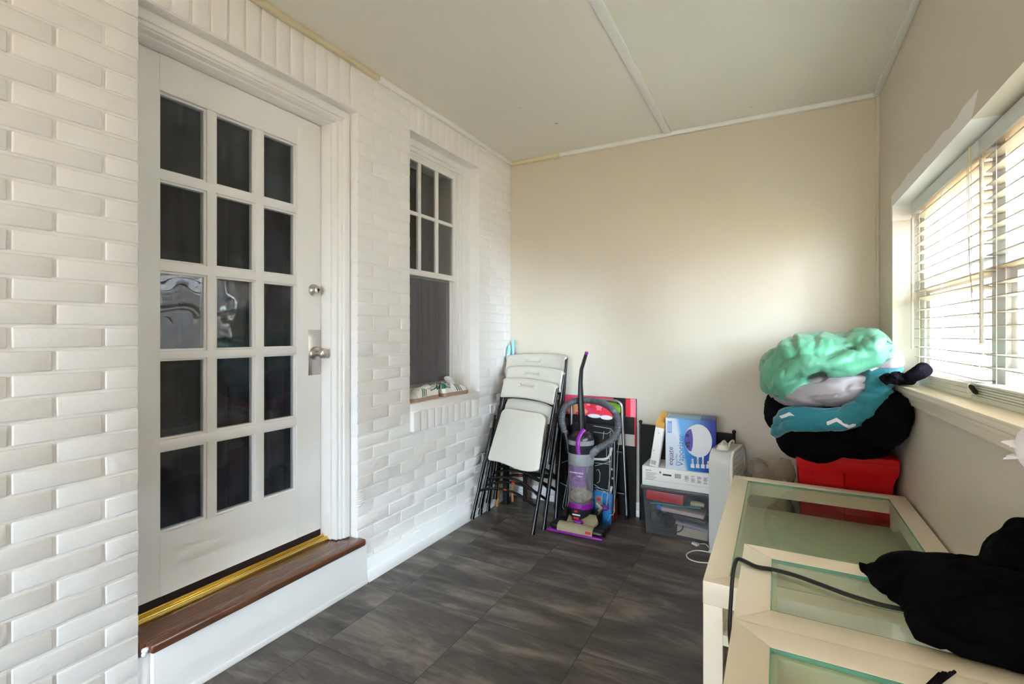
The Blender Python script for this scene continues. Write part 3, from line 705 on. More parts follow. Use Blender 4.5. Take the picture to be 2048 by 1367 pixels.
# ---- blinds
def sill_top(y): return 1.0465 + sag(y)
def blind(yL, yR, label, second):
    o = thing('venetian_blind', label, 'blind', (2.46, (yL + yR) / 2, 1.06))
    b = MB(); b.box((2.430, yR, 1.848), (2.440, yL + 0.006, 1.898), 0.002); b.box((2.430, yL - 0.006, 1.848), (2.486, yL + 0.006, 1.898), 0.002); b.build('valance', M['valance'], o)
    b = MB(); b.box((2.442, yR + 0.004, 1.862), (2.49, yL - 0.006, 1.902), 0.002); b.build('head_rail', M['blind'], o)
    b = MB(); z = 1.826; th = math.radians(-1); k = 0
    rot = Matrix.Rotation(th, 3, 'Y')
    ys, ye = yR + 0.012, yL - 0.012
    while z > sill_top(yL) + 0.075:
        r2 = rot @ Matrix.Rotation(R.uniform(-0.004, 0.004), 3, 'X') @ Matrix.Rotation(R.uniform(-0.03, 0.03), 3, 'Y')
        zz = z + R.uniform(-0.002, 0.002)
        if k == 9 and not second: r2 = Matrix.Rotation(0.35, 3, 'Y') @ Matrix.Rotation(0.012, 3, 'X')
        b.obox((2.466, (ys + ye) / 2, zz), (0.049, ye - ys, 0.0042), r2, 0.0012, 1)
        z -= 0.0445; k += 1
    b.build('slats', M['blind'], o)
    # slats stacked on the bottom rail, resting on the stool
    b = MB()
    for i in range(5 if second else 2): 
        z0 = sill_top(yL) + 0.018 + i * (0.0075 if second else 0.016)
        b.box((2.408 + R.uniform(-0.002, 0.002), ys, z0), (2.474, ye, z0 + (0.006 if second else 0.0155)), 0.0015)
    b.box((2.406, ys, sill_top(yL)), (2.474, ye, sill_top(yL) + 0.017), 0.003)
    for v in b.bm.verts: v.co.z += sag(v.co.y) - sag(yL)
    b.build('bottom_rail', M['stackblind'], o)
    b = MB()
    for y in (yL - 0.10, (yL + yR) / 2, yR + 0.10):
        for x in (2.441, 2.4915):
            b.tube([(x, y, 1.86), (x, y, sill_top(y) + 0.05)], 0.0009, 5)
        b.tube([(2.466, y + 0.012, 1.86), (2.466, y + 0.012, sill_top(y) + 0.05)], 0.0009, 5)
    b.build('ladder_cord', M['cordpink'], o)
    b = MB(); b.tube([(2.434, yL - 0.012, 1.845), (2.434, yL - 0.012, 1.83), (2.432, yL - 0.012, 1.825), (2.432, yL - 0.012, 1.195 if not second else 1.235)], [0.003, 0.003, 0.0055, 0.0055], 8); b.build('tilt_wand', M['blind'], o)
    return o
b1 = blind(3.004, 2.118, 'white slatted blind at the far end of the long window', False)
b2 = blind(2.100, 1.190, 'white slatted blind nearer the viewer, running out of the picture', True)
b = MB()
c1 = smooth_path([at(1937, 330, X=2.425), at(1938, 420, X=2.425), at(1939, 520, X=2.425), at(1944, 600, X=2.425), at(1949, 680, X=2.425), at(1944, 760, X=2.405)], 6)
c2 = smooth_path([at(1934, 335, X=2.427), at(1936, 450, X=2.427), at(1941, 560, X=2.427), at(1962, 650, X=2.427), at(1968, 700, X=2.427), at(1954, 745, X=2.402)], 6)
b.tube(c1, 0.0011, 5); b.tube(c2, 0.0011, 5); pc_ = b.build('pull_cord', M['cordpink'], b1)
b = MB(); p0, p1 = at(1940, 770, X=2.398), at(1954, 788, X=2.398); b.tube([p0, p0.lerp(p1, 0.2), p0.lerp(p1, 0.8), p1], [0.003, 0.007, 0.0065, 0.002], 10); note(b.build('cord_tassel', M['blkmatte'], pc_), 'black cord tassel')
b = MB(); y = 2.185; b.box((2.427, y, 1.842), (2.431, y + 0.014, 1.902), 0.001); b.box((2.4275, y + 0.003, 1.86), (2.426, y + 0.011, 1.885)); note(b.build('valance_clip', M['trim_warm'], b1), 'loose yellowed valance clip')

# ---- outside
b = MB(); b.box((2.9, -14, -0.5), (30, 16, -0.4)); struct(b.build('ground', M['ground']), 'pale ground outside the window', 'ground')
nb = thing('neighbour_house', 'white sided house seen bleached through the blinds', 'house', (8.0, 4.0, -0.4))
b = MB()
for i in range(22): b.box((8.0 - 0.012 * (i % 2 == 0), -2, -0.4 + i * 0.2), (8.3, 14, -0.4 + i * 0.2 + 0.198))
b.build('siding', M['extwhite'], nb)
for y in (3.2, 5.0, 7.6, 9.6):
    b = MB(); b.box((7.93, y, 0.5), (8.0, y + 0.9, 2.2)); b.build('window', M['extgrey'], nb)
b = MB(); b.prism([(7.6, -2.2, 4.0), (7.6, 14.2, 4.0), (9.6, 14.2, 5.4), (9.6, -2.2, 5.4)], (0, 0, 0.1)); b.build('roof', M['extgrey'], nb)
b = MB()
for k in range(9): b.box((4.02 + 0.012 * (k % 2), 3.98 - 0.065 * k, -0.4), (4.07 + 0.012 * (k % 2), 4.03 - 0.065 * k, 2.3))
o = b.build('outdoor_curtain', M['extgrey']); tag(o, 'grey pleated curtain hanging outside beyond the second blind', 'curtain')

# ================================================================== TABLES ON THE RIGHT
def glass_table(label, x0, x1, y0, y1, z, fr, th, shelf, leg=0.052):
    t = thing('glass_top_table', label, 'table', ((x0 + x1) / 2, (y0 + y1) / 2, 0))
    b = MB(); g = 0.0005
    ix0, ix1, iy0, iy1 = x0 + fr, x1 - fr, y0 + fr, y1 - fr
    zb = z - th
    for poly in ([(x0, y0), (x1, y0), (ix1, iy0), (ix0, iy0)], [(x1, y0), (x1, y1), (ix1, iy1), (ix1, iy0)], [(x1, y1), (x0, y1), (ix0, iy1), (ix1, iy1)], [(x0, y1), (x0, y0), (ix0, iy0), (ix0, iy1)]):
        cx = sum(p[0] for p in poly) / 4; cy = sum(p[1] for p in poly) / 4
        pp = []
        for p in poly:
            d = V((cx - p[0], cy - p[1])).normalized() * g * 1.6; pp.append((p[0] + d.x, p[1] + d.y, zb))
        b.prism(pp, (0, 0, th), 0.0009)
    b.build('top_frame', M['table'], t)
    b = MB(); w = 0.012
    b.box((ix0, iy0, z - 0.016), (ix0 + w, iy1, z - 0.0095)); b.box((ix1 - w, iy0, z - 0.016), (ix1, iy1, z - 0.0095)); b.box((ix0, iy0, z - 0.016), (ix1, iy0 + w, z - 0.0095)); b.box((ix0, iy1 - w, z - 0.016), (ix1, iy1, z - 0.0095))
    b.build('glass_rebate', M['table2'], t)
    b = MB(); e = 0.0012
    b.box((ix0 + e, iy0 + e, z - 0.0092), (ix1 - e, iy1 - e, z - 0.0016)); gl = b.build('glass_top', M['tableglass'], t)
    b = MB(); s = 0.0022; za, zc = z - 0.0088, z - 0.0008
    b.box((ix0, iy0, za), (ix0 + s, iy1, zc)); b.box((ix1 - s, iy0, za), (ix1, iy1, zc)); b.box((ix0 + s, iy0, za), (ix1 - s, iy0 + s, zc)); b.box((ix0 + s, iy1 - s, za), (ix1 - s, iy1, zc))
    note(b.build('glass_edge', M['glassedge'], gl), 'green polished glass edge')
    for lx in (x0 + 0.001, x1 - leg - 0.001):
        for ly in (y0 + 0.001, y1 - leg - 0.001):
            b = MB(); b.box((lx, ly, 0), (lx + leg, ly + leg, zb - 0.0008), 0.001); b.build('leg', M['table'], t)
    b = MB(); b.box((x0 + 0.006, y0 + 0.004, shelf - 0.03), (x1 - 0.006, y1 - 0.004, shelf), 0.001)
    b.build('lower_shelf', M['table2'], t)
    return t
glass_table('large low cream table with a glass top, its far end by the red bin', 1.666, 2.352, 1.508, 2.712, 0.550, 0.066, 0.066, 0.405)
glass_table('cream glass topped side table with a black coat and a black cord on it', 1.777, 2.350, 1.0745, 1.470, 0.695, 0.066, 0.066, 0.500)
glass_table('cream glass topped side table nearest the viewer, running out of the bottom edge', 1.777, 2.350, 0.650, 1.0715, 0.695, 0.066, 0.066, 0.500)

# black coat
b = MB()
outl = [(2.018, 1.408), (2.040, 1.345), (2.062, 1.292), (2.080, 1.280), (2.074, 1.20), (2.074, 1.140), (2.120, 1.122), (2.22, 1.114), (2.345, 1.105), (2.354, 1.20), (2.354, 1.46), (2.28, 1.462), (2.19, 1.458), (2.10, 1.438)]
b.prism([(x, y, 0.6972) for x, y in outl], (0, 0, 0.034))
def E_(c, r, rz=0.0, ry=0.0): b.ell(c, r, Matrix.Rotation(rz, 3, 'Z') @ Matrix.Rotation(ry, 3, 'Y'))
E_((2.23, 1.34, 0.740), (0.15, 0.12, 0.055)); E_((2.13, 1.385, 0.735), (0.085, 0.055, 0.042), 0.3); E_((2.31, 1.43, 0.775), (0.06, 0.085, 0.072)); E_((2.25, 1.21, 0.728), (0.13, 0.09, 0.045)); E_((2.33, 1.47, 0.82), (0.035, 0.06, 0.045)); E_((2.32, 1.25, 0.77), (0.05, 0.12, 0.05))
def cl(co):
    co.x = min(co.x, 2.358); co.z = max(co.z, 0.6962)
o = soft(b, 'coat', M['coat'], 0.009, 2, ((0.007, 9, (1, 2, 1), 3, 'fold'), (0.006, 6, (1, 1, 1), 9, 'n')), clamp=cl)
tag(o, 'black coat heaped over the side table against the right wall', 'coat')

# black flat cord over the table edge
b = MB()
zt = 0.6985
pts = [at(u, v, Z=zt + 0.002) for (u, v) in ((1806, 1218), (1760, 1208), (1700, 1190), (1640, 1168), (1590, 1150), (1545, 1138), (1512, 1132))]
pts += [V((1.772, 1.345, 0.702)), V((1.763, 1.338, 0.692)), V((1.758, 1.325, 0.66)), V((1.756, 1.31, 0.62)), V((1.755, 1.285, 0.58)), V((1.757, 1.262, 0.545)), V((1.764, 1.25, 0.515)), V((1.772, 1.243, 0.495))]
b.tube(smooth_path(pts, 6), 0.0072, 10, flat=0.6)
tag(b.build('power_cord', M['rubber']), 'black flat cord running from under the coat over the table edge', 'cord')
# dark strap end at the bottom edge
b = MB(); p0, p1 = at(1862, 1372, Z=0.7015), at(1893, 1346, Z=0.7065)
for k in range(6):
    off = V((0.003 * (k - 2.5), 0.002 * (k - 2.5), 0.0015 * (k % 2)))
    b.tube([p0 + (p0 - p1) * 1.6 + off * 0.6, p0 + off, p1 + off * 1.5 + V((0.004 * R.random(), 0.004 * R.random(), 0))], 0.0028, 6)
tag(b.build('strap', M['knit']), 'frayed dark strap end on the nearest table top', 'strap')
# crumpled white tissue at the right edge, standing on the coat
b = MB()
base = at(2046, 900, Y=0.96)
for (du, dv, du2, dv2, du3, dv3) in ((-40, 18, 20, -8, 30, 16), (-44, -16, 10, -22, 20, 10), (-28, -6, 40, -40, 44, 0), (-10, 10, 50, -30, 60, 30), (-34, 12, 10, 0, -2, 18)):
    ps = [at(2046 + du, 900 + dv, Y=0.96), at(2046 + du2, 900 + dv2, Y=0.985), at(2046 + du3, 900 + dv3, Y=0.94)]
    b.prism(ps, (0.001, 0.002, 0.0015))
b.ell(at(2090, 900, Y=0.95), (0.03, 0.04, 0.04), sub=2)
q = at(2110, 905, Y=0.95); q.x = min(q.x, 2.33)
b.tube([at(2088, 900, Y=0.95), V((2.315, 0.95, 0.93)), V((2.31, 0.97, 0.80)), V((2.305, 0.985, 0.6965))], [0.03, 0.03, 0.035, 0.05], 9)
tag(b.build('tissue', M['paper'], angle=20), 'crumpled white paper at the right edge of the picture above the coat', 'paper')

# ================================================================== BEDDING PILE ON THE RED BIN
rb = thing('storage_tote', 'tall red plastic bin under the pile of bedding in the corner', 'bin', (2.15, 3.07, 0))
b = MB()
def tote(x0, x1, y0, y1, z, grow, rib, n=12):
    """ring of points of the ribbed tapered wall at height z"""
    g = grow * z
    X0, X1, Y0, Y1 = x0 - g, x1 + g, y0 - g, y1 + g
    ring = []
    def side(p, q, nrm):
        for i in range(n * 4):
            t = i / (n * 4); k = 1.0 if (int(t * 3 + 0.5) % 2 == 0) else 0.0
            ring.append(V((p[0] + (q[0] - p[0]) * t - nrm[0] * rib * k, p[1] + (q[1] - p[1]) * t - nrm[1] * rib * k, z)))
    side((X0, Y0), (X1, Y0), (0, -1)); side((X1, Y0), (X1, Y1), (1, 0)); side((X1, Y1), (X0, Y1), (0, 1)); side((X0, Y1), (X0, Y0), (-1, 0))
    return ring
levels = [0.0, 0.012, 0.05, 0.08, 0.56, 0.60, 0.62, 0.66]
rings = []
for i, z in enumerate(levels):
    rib = 0.010 if 0.06 < z < 0.58 else 0.0
    gx = 0.008 if z > 0.61 else 0
    rings.append([b.bm.verts.new(p) for p in tote(1.985 - gx, 2.305 + gx, 2.835 - gx, 3.325, z, 0.055, rib)])
for a, c in zip(rings, rings[1:]):
    for k in range(len(a)): b.bm.faces.new((a[k], a[(k + 1) % len(a)], c[(k + 1) % len(a)], c[k]))
b.bm.faces.new(rings[0][::-1]); b.bm.faces.new(rings[-1])
b.build('body', M['redbin'], rb, angle=30)
b = MB(); b.box((1.935, 2.79, 0.655), (2.352, 3.37, 0.690), 0.010); b.build('lid', M['redbin'], rb)

def wallclamp(xm=2.360, ym=3.398, zm=None):
    def f(co):
        co.x = min(co.x, xm); co.y = min(co.y, ym)
        if zm is not None: co.z = max(co.z, zm)
    return f
# black fleece blanket
b = MB()
E_((2.10, 3.03, 0.80), (0.26, 0.36, 0.12)); E_((1.875, 3.0, 0.86), (0.085, 0.20, 0.115)); E_((1.93, 2.86, 0.77), (0.085, 0.17, 0.135)); E_((2.02, 2.80, 0.755), (0.14, 0.13, 0.115))
E_((2.16, 2.77, 0.79), (0.16, 0.12, 0.105)); E_((2.26, 2.75, 0.87), (0.11, 0.19, 0.105)); E_((2.30, 2.70, 0.93), (0.075, 0.16, 0.09)); E_((2.2, 2.9, 0.92), (0.15, 0.25, 0.10))
o = soft(b, 'blanket', M['fleece'], 0.012, 3, ((0.02, 5, (1, 1, 1), 1, 'n'), (0.005, 60, (1, 1, 1), 4, 'n')), clamp=wallclamp(zm=None))
tag(o, 'thick black fleece blanket draped over the red bin', 'blanket')
# teal fleece
b = MB()
pt = [at(u, v, Y=y) for (u, v, y) in ((1552, 858, 2.80), (1572, 832, 2.74), (1610, 833, 2.70), (1660, 834, 2.67), (1705, 826, 2.65), (1735, 806, 2.65), (1752, 782, 2.66), (1768, 755, 2.70), (1782, 738, 2.74))]
b.tube(smooth_path(pt, 5), [0.028 + 0.018 * min(1, i / 8) for i in range(41)], 10)
pt = [at(u, v, Y=y) for (u, v, y) in ((1548, 868, 2.80), (1575, 852, 2.70), (1620, 848, 2.66), (1680, 846, 2.63), (1730, 830, 2.62), (1757, 800, 2.62), (1775, 775, 2.64))]
b.tube(smooth_path(pt, 5), [0.02 + 0.012 * min(1, i / 8) for i in range(31)], 10)
pt = [at(u, v, Y=y) for (u, v, y) in ((1730, 815, 2.69), (1742, 780, 2.70), (1758, 750, 2.74), (1784, 733, 2.80))]
b.tube(smooth_path(pt, 5), 0.055, 10)
o = soft(b, 'throw', M['teal'], 0.009, 2, ((0.010, 7, (0.7, 1, 2.6), 5, 'ridge'), (0.008, 9, (0.8, 1, 2.2), 6, 'fold')), clamp=wallclamp(2.358))
tag(o, 'teal and white fleece throw squeezed between the pillow and the black blanket', 'throw')
# grey lilac pillow
b = MB()
c = at(1662, 772, Y=2.88)
E_((c.x, c.y, c.z - 0.005), (0.275, 0.26, 0.075), 0, -0.24); E_((c.x + 0.02, c.y - 0.04, c.z), (0.20, 0.20, 0.09), 0, -0.26); E_((c.x - 0.14, c.y + 0.02, c.z - 0.015), (0.16, 0.2, 0.075), 0, 0.0)
cc = at(1765, 728, Y=2.84); E_((cc.x, cc.y, cc.z), (0.10, 0.16, 0.055), 0, -0.4)
o = soft(b, 'pillow', M['lilac'], 0.011, 3, ((0.012, 8, (0.6, 1, 2.4), 2, 'ridge'), (0.012, 9, (0.7, 1, 2.2), 8, 'fold')), clamp=wallclamp(2.357))
tag(o, 'pale lilac grey pillow under the mint comforter', 'pillow')
# mint comforter
b = MB()
def ep(u, v, y, r, rz=0.0, ry=0.0): 
    p = at(u, v, Y=y); E_(p, r, rz, ry)
ep(1655, 706, 3.05, (0.235, 0.28, 0.118)); ep(1580, 738, 2.98, (0.145, 0.26, 0.125), 0, 0.25); ep(1728, 694, 3.0, (0.110, 0.24, 0.095)); ep(1552, 755, 2.92, (0.085, 0.18, 0.105)); ep(1628, 712, 2.90, (0.20, 0.2, 0.11))
pt = [at(u, v, Y=y) for (u, v, y) in ((1556, 786, 2.78), (1568, 762, 2.72), (1592, 738, 2.69), (1630, 726, 2.68), (1672, 724, 2.68), (1710, 714, 2.69), (1745, 697, 2.70), (1766, 690, 2.74))]
b.tube(smooth_path(pt, 5), [0.048 + 0.012 * math.sin(i * 0.22) for i in range(36)], 14)
pt = [at(u, v, Y=y) for (u, v, y) in ((1655, 744, 2.72), (1690, 738, 2.70), (1730, 726, 2.70), (1762, 710, 2.72), (1772, 704, 2.78))]
b.tube(smooth_path(pt, 5), 0.036, 12)
pt = [at(u, v, Y=y) for (u, v, y) in ((1563, 794, 2.80), (1580, 792, 2.75), (1600, 772, 2.73), (1618, 764, 2.75))]
b.tube(smooth_path(pt, 5), 0.034, 12)
o = soft(b, 'comforter', M['mint'], 0.009, 2, ((0.014, 5.5, (1, 1, 1.2), 2.4, 'n'), (0.010, 6, (1.7, 0.6, 0.8), 7, 'ridge'), (0.012, 5, (1.2, 0.7, 1.4), 12, 'fold'), (0.006, 13, (1.7, 0.6, 0.8), 22, 'fold'), (0.0012, 24, (1.5, 0.5, 0.9), 31, 'ridge')), clamp=wallclamp(2.352))
tag(o, 'puffy mint green comforter folded on top of the bedding pile', 'comforter')
# black sock and knit bundle on the stool end
b = MB()
pt = [at(1800, 775, X=2.335), at(1818, 757, X=2.345), at(1836, 745, X=2.37), at(1851, 737, X=2.40)]
b.tube(smooth_path(pt, 6), [0.026] * 6 + [0.028] * 6 + [0.031] * 7, 12)
o = soft(b, 'sock', M['knit'], 0.006, 2, ((0.005, 30, (1, 1, 1), 3, 'n'),), clamp=wallclamp(2.5, zm=1.052))
tag(o, 'rolled black sock lying across the far end of the window stool', 'sock')
b = MB()
for i in range(16):
    p = at(1786 + R.uniform(-14, 20), 755 + R.uniform(-9, 10), Y=2.60 + R.uniform(-0.03, 0.03)); p.x = min(p.x, 2.325)
    b.ell(p, (0.022, 0.022, 0.018), sub=2)
o = soft(b, 'scarf', M['knit'], 0.006, 1, ((0.012, 60, (1, 1, 1), 3, 'n'),), clamp=wallclamp(2.36))
tag(o, 'dark frilled knit scarf bunched between the teal throw and the window stool', 'scarf')

# plastic bag with beige cloth behind the big table
b = MB()
E_((1.83, 2.96, 0.16), (0.11, 0.21, 0.16)); E_((1.85, 2.88, 0.24), (0.11, 0.12, 0.16)); E_((1.81, 2.93, 0.36), (0.10, 0.15, 0.12)); E_((1.88, 2.92, 0.42), (0.07, 0.10, 0.07))
o = soft(b, 'garment', M['cream'], 0.011, 2, ((0.03, 9, (1, 1, 0.6), 5, 'ridge'), (0.012, 14, (1, 1, 1), 8, 'fold')), clamp=wallclamp(1.93, 3.38, 0.004))
tag(o, 'crumpled beige garment stuffed in a clear bag beside the red bin', 'clothing')
b = MB()
E_((1.825, 2.97, 0.20), (0.135, 0.24, 0.20)); E_((1.83, 2.93, 0.38), (0.13, 0.18, 0.14)); E_((1.79, 3.0, 0.50), (0.08, 0.15, 0.07)); E_((1.88, 3.0, 0.52), (0.05, 0.1, 0.07))
o = soft(b, 'plastic_bag', M['bagplastic'], 0.012, 1, ((0.035, 9, (1, 1, 1), 15, 'ridge'), (0.01, 24, (1, 1, 1), 18, 'ridge')), clamp=wallclamp(1.955, 3.39, 0.002))
tag(o, 'clear plastic bag between the fan and the red bin', 'bag')

# ================================================================== FOLDING CHAIRS
def make_chair(loc, rot, label):
    t = thing('folding_chair', label, 'chair', loc, rot, 'folded chairs leaning in the corner')
    rA, rB = 0.0118, 0.0112
    # front legs (short U) with arched crossbar
    for s in (-1, 1):
        b = MB(); b.tube([(s * 0.226, 0, 0.012), (s * 0.222, 0, 0.30), (s * 0.219, 0.002, 0.615)], rA, 12)
        b.tube([(s * 0.226, 0, 0.0), (s * 0.226, 0, 0.03)], 0.0138, 12); b.tube([(s * 0.219, 0.002, 0.600), (s * 0.219, 0.002, 0.618)], 0.0130, 12); b.build('leg', M['blkmetal'], t, True)
        b = MB(); b.tube([(s * 0.205, 0.038, 0.085), (s * 0.201, 0.038, 0.50), (s * 0.199, 0.034, 0.905)], rB, 12)
        b.tube([(s * 0.205, 0.038, 0.075), (s * 0.205, 0.038, 0.10)], 0.013, 12); b.tube([(s * 0.1993, 0.034, 0.90), (s * 0.199, 0.034, 0.975)], rB, 12); b.build('leg', M['blkmetal'], t, True)
        b = MB(); b.obox((s * 0.206, -0.012, 0.55), (0.010, 0.022, 0.32), Matrix.Rotation(0.03, 3, 'X'), 0.003); b.build('seat_bracket', M['blkmetal'], t, True)
    b = MB(); b.tube(smooth_path([(-0.226, 0, 0.185), (-0.16, 0, 0.212), (-0.06, 0, 0.235), (0.04, 0, 0.235), (0.14, 0, 0.210), (0.226, 0, 0.178)], 6), 0.0085, 10); cb = b.build('crossbar', M['blkmetal'], t, True)
    b = MB(); b.obox((-0.02, -0.0088, 0.237), (0.022, 0.001, 0.008), None); note(b.build('sticker', M['red_ink'], cb, True), 'small red warning sticker')
    b = MB(); b.tube(smooth_path([(-0.205, 0.038, 0.265), (-0.14, 0.038, 0.293), (-0.05, 0.038, 0.312), (0.05, 0.038, 0.308), (0.14, 0.038, 0.280), (0.205, 0.038, 0.245)], 6), 0.0085, 10); b.build('crossbar', M['blkmetal'], t, True)
    b = MB(); b.tube(smooth_path([(-0.199, 0.036, 0.84), (-0.1, 0.036, 0.862), (0.1, 0.036, 0.862), (0.199, 0.036, 0.835)], 6), 0.008, 8); b.build('crossbar', M['blkmetal'], t, True)
    # seat: moulded panel with rounded back corners and a wavy front lip
    b = MB(); out = []
    for i in range(21):
        x = -0.185 + 0.37 * i / 20; out.append((x, 0.392 + 0.010 * math.sin((i / 20) * 2 * PI) + 0.012 * ((x / 0.185) ** 2) - 0.004))
    top = []
    for a in range(0, 91, 15): top.append((0.172 - 0.05 + 0.05 * math.cos(math.radians(a)), 0.722 + 0.05 * math.sin(math.radians(a))))
    for a in range(90, 181, 15): top.append((-0.172 + 0.05 + 0.05 * math.cos(math.radians(a)), 0.722 + 0.05 * math.sin(math.radians(a))))
    out += [(0.196, 0.415), (0.194, 0.45)] + top + [(-0.194, 0.45), (-0.196, 0.415)]
    b.prism([(x, -0.004 - 0.04 * (0.77 - z), z) for x, z in out], (0, 0.020, 0), 0.006); b.build('seat', M['alm'], t, True, angle=50)
    # backrest: curved panel with a sunk hand hold
    b = MB()
    def f(u, v):
        x = (u - 0.5) * 0.41; k = (x / 0.205) ** 2
        zb = 0.874 - 0.022 * k; zt = 0.992 - 0.020 * k
        if abs(u - 0.5) > 0.46: zt -= 0.012 * ((abs(u - 0.5) - 0.46) / 0.04) ** 2; zb += 0.006 * ((abs(u - 0.5) - 0.46) / 0.04) ** 2
        z = zb + (zt - zb) * v
        y = 0.030 - 0.022 * k
        dx = max(0, 1 - max(0, abs(x + 0.028) - 0.052) / 0.012); dz = max(0, 1 - max(0, abs(z - 0.950) - 0.010) / 0.008)
        y += 0.013 * min(1, dx) * min(1, dz)
        y += 0.010 * max(0, (v - 0.93) / 0.07) ** 2 + 0.006 * max(0, (0.07 - v) / 0.07) ** 2
        return (x, y, z)
    b.sheet(f, 72, 40)
    o = b.build('backrest', M['alm'], t, True, angle=60)
    sm = o.modifiers.new('s', 'SOLIDIFY'); sm.thickness = 0.016; sm.offset = -1.0 if False else 1.0
    return t
def copy_tree(o, parent=None):
    c = o.copy(); col.objects.link(c)
    if parent is not None: c.parent = parent
    for ch in list(o.children): copy_tree(ch, c)
    return c
A17 = math.radians(17)
ch = make_chair((0.272, 2.768, 0.0), (-A17, 0.07, 0), 'frontmost of three folded white plastic chairs with black legs, its whole seat in view')
for loc, rot, s, lab in (((0.285, 2.872, 0.0), (-math.radians(15.2), 0.045, 0), 1.075, 'middle of three folded white plastic chairs, its back showing between the other two'),
                         ((0.300, 2.985, 0.0), (-math.radians(14.6), -0.022, 0), 1.165, 'rear and tallest of three folded white plastic chairs, leaning closest to the end wall')):
    c = copy_tree(ch); c.location = loc; c.rotation_euler = rot; c.scale = (s, s, s); c['label'] = lab

# wooden poles and dark frame in the corner
pole = thing('wooden_pole', 'wooden pole with pale blue wrapped end, nearest the brick wall behind the chairs', 'pole', (0.05, 3.10, 0))
b = MB(); p0, p1 = V((0.050, 3.095, 0.001)), at(1014, 697, Y=3.33); p1.x = max(p1.x, 0.022); b.tube([p0, p1], 0.010, 12); b.build('shaft', M['wood_pole'], pole)
b = MB(); d = (p1 - p0).normalized(); b.tube([p1 - d * 0.10, p1 - d * 0.06, p1 + d * 0.0, p1 + d * 0.03], [0.013, 0.017, 0.016, 0.008], 9); b.build('blue_wrap', M['bluetape'], pole)
b = MB(); b.tube([p1 - d * 0.052, p1 - d * 0.046], 0.0178, 12); b.build('rubber_band', M['cardwhite'], pole)
pole = thing('wooden_pole', 'second wooden pole with a slimmer blue tip, right beside the chair back', 'pole', (0.12, 3.2, 0))
b = MB(); p0, p1 = V((0.10, 3.24, 0.001)), at(1026, 690, Y=3.365); b.tube([p0, p1], 0.009, 12); b.build('shaft', M['wood_pole'], pole)
b = MB(); d = (p1 - p0).normalized(); b.tube([p1 - d * 0.085, p1 - d * 0.02, p1 + d * 0.035, p1 + d * 0.05], [0.011, 0.0125, 0.012, 0.008], 9); b.build('blue_wrap', M['bluetape'], pole)
fr_ = thing('folded_stand', 'dark folded stand with thick legs standing behind the white chairs', 'stand', (0.3, 3.25, 0))
for (x, y, z) in ((0.085, 3.17, 0.62), (0.185, 3.30, 0.80), (0.515, 3.27, 0.66)):
    b = MB(); b.box((x - 0.018, y - 0.018, 0.0), (x + 0.018, y + 0.018, z), 0.002); b.build('leg', M['blkmatte'], fr_)
    if x == 0.185:
        b = MB(); b.box((x + 0.0182, y - 0.016, 0.0), (x + 0.0245, y + 0.016, z), 0.001); note(b.build('edge_strip', M['brownwood'], fr_), 'brown wooden edge strip')
b = MB(); b.box((0.205, 3.285, 0.50), (0.50, 3.305, 0.56), 0.002); b.build('rail', M['blkmatte'], fr_); b = MB(); b.box((0.205, 3.285, 0.20), (0.50, 3.300, 0.23), 0.002); b.build('rail', M['blkmatte'], fr_)

# ================================================================== BEHIND THE VACUUM
# pop coloured canvas leaning on the end wall
ar = thing('canvas_print', 'bright canvas of roses with pink and red bands leaning on the end wall', 'picture', (0.40, 3.350, 0.004), (-math.radians(2.0), 0, 0))
b = MB(); b.box((0, 0, 0), (0.60, 0.02, 0.812), 0.002); b.build('panel', M['blkmatte'], ar, True)
def flat(x0, x1, z0, z1, m, d=0.0006): 
    bb.box((x0, -d, z0), (x1, 0.0, z1))
cP = {k: mat('print_' + k, rgb(*v), 0.6) for k, v in dict(rose=(226, 60, 100), red=(238, 40, 62), pink=(255, 130, 150), green=(126, 196, 40), skin=(240, 160, 110), plum=(96, 14, 90), off=(206, 200, 188), white=(240, 236, 236), darkred=(110, 14, 18), blue=(30, 120, 190)).items()}
def pr(name, polys, m, depth=0.0008):
    b = MB()
    for p in polys: b.prism([(x, -depth, z) for x, z in p], (0, depth - 0.0001, 0))
    return b.build(name, m, ar, True)
def disc(cx, cz, r, rz=None, n=20, wob=0.0, a0=0): return [(cx + r * (1 + wob * math.sin(5 * 2 * PI * k / n + a0)) * math.cos(2 * PI * k / n), cz + (rz or r) * (1 + wob * math.sin(5 * 2 * PI * k / n + a0)) * math.sin(2 * PI * k / n)) for k in range(n)]
rect = lambda x0, x1, z0, z1: [(x0, z0), (x1, z0), (x1, z1), (x0, z1)]
pr('red_band', [rect(0.528, 0.562, 0.685, 0.812)], cP['red']); pr('pink_band', [rect(0.562, 0.5995, 0.685, 0.812)], cP['pink']); pr('pale_block', [rect(0.47, 0.592, 0.485, 0.565)], cP['off']); pr('red_edge', [rect(0.592, 0.5995, 0.485, 0.685)], cP['red'])
pr('rose_field', [rect(0.07, 0.44, 0.672, 0.8115)], cP['rose']); 
pr('rose_petals', [disc(0.33, 0.735, 0.045, wob=0.1), disc(0.26, 0.755, 0.03, wob=0.12), disc(0.40, 0.70, 0.03, wob=0.1)], cP['red'], 0.0014)
pr('rose_line', [disc(0.335, 0.735, 0.022, wob=0.2)], cP['pink'], 0.002); pr('rose_line', [disc(0.255, 0.755, 0.014, wob=0.2)], cP['pink'], 0.002)
pr('face', [disc(0.13, 0.725, 0.045, 0.055), disc(0.21, 0.70, 0.04, 0.02)], cP['skin'], 0.0016)
pr('leaves', [disc(0.025, 0.79, 0.035, 0.02), disc(0.43, 0.775, 0.035, 0.022, a0=1), disc(0.47, 0.735, 0.028, 0.034)], cP['green'], 0.0018)
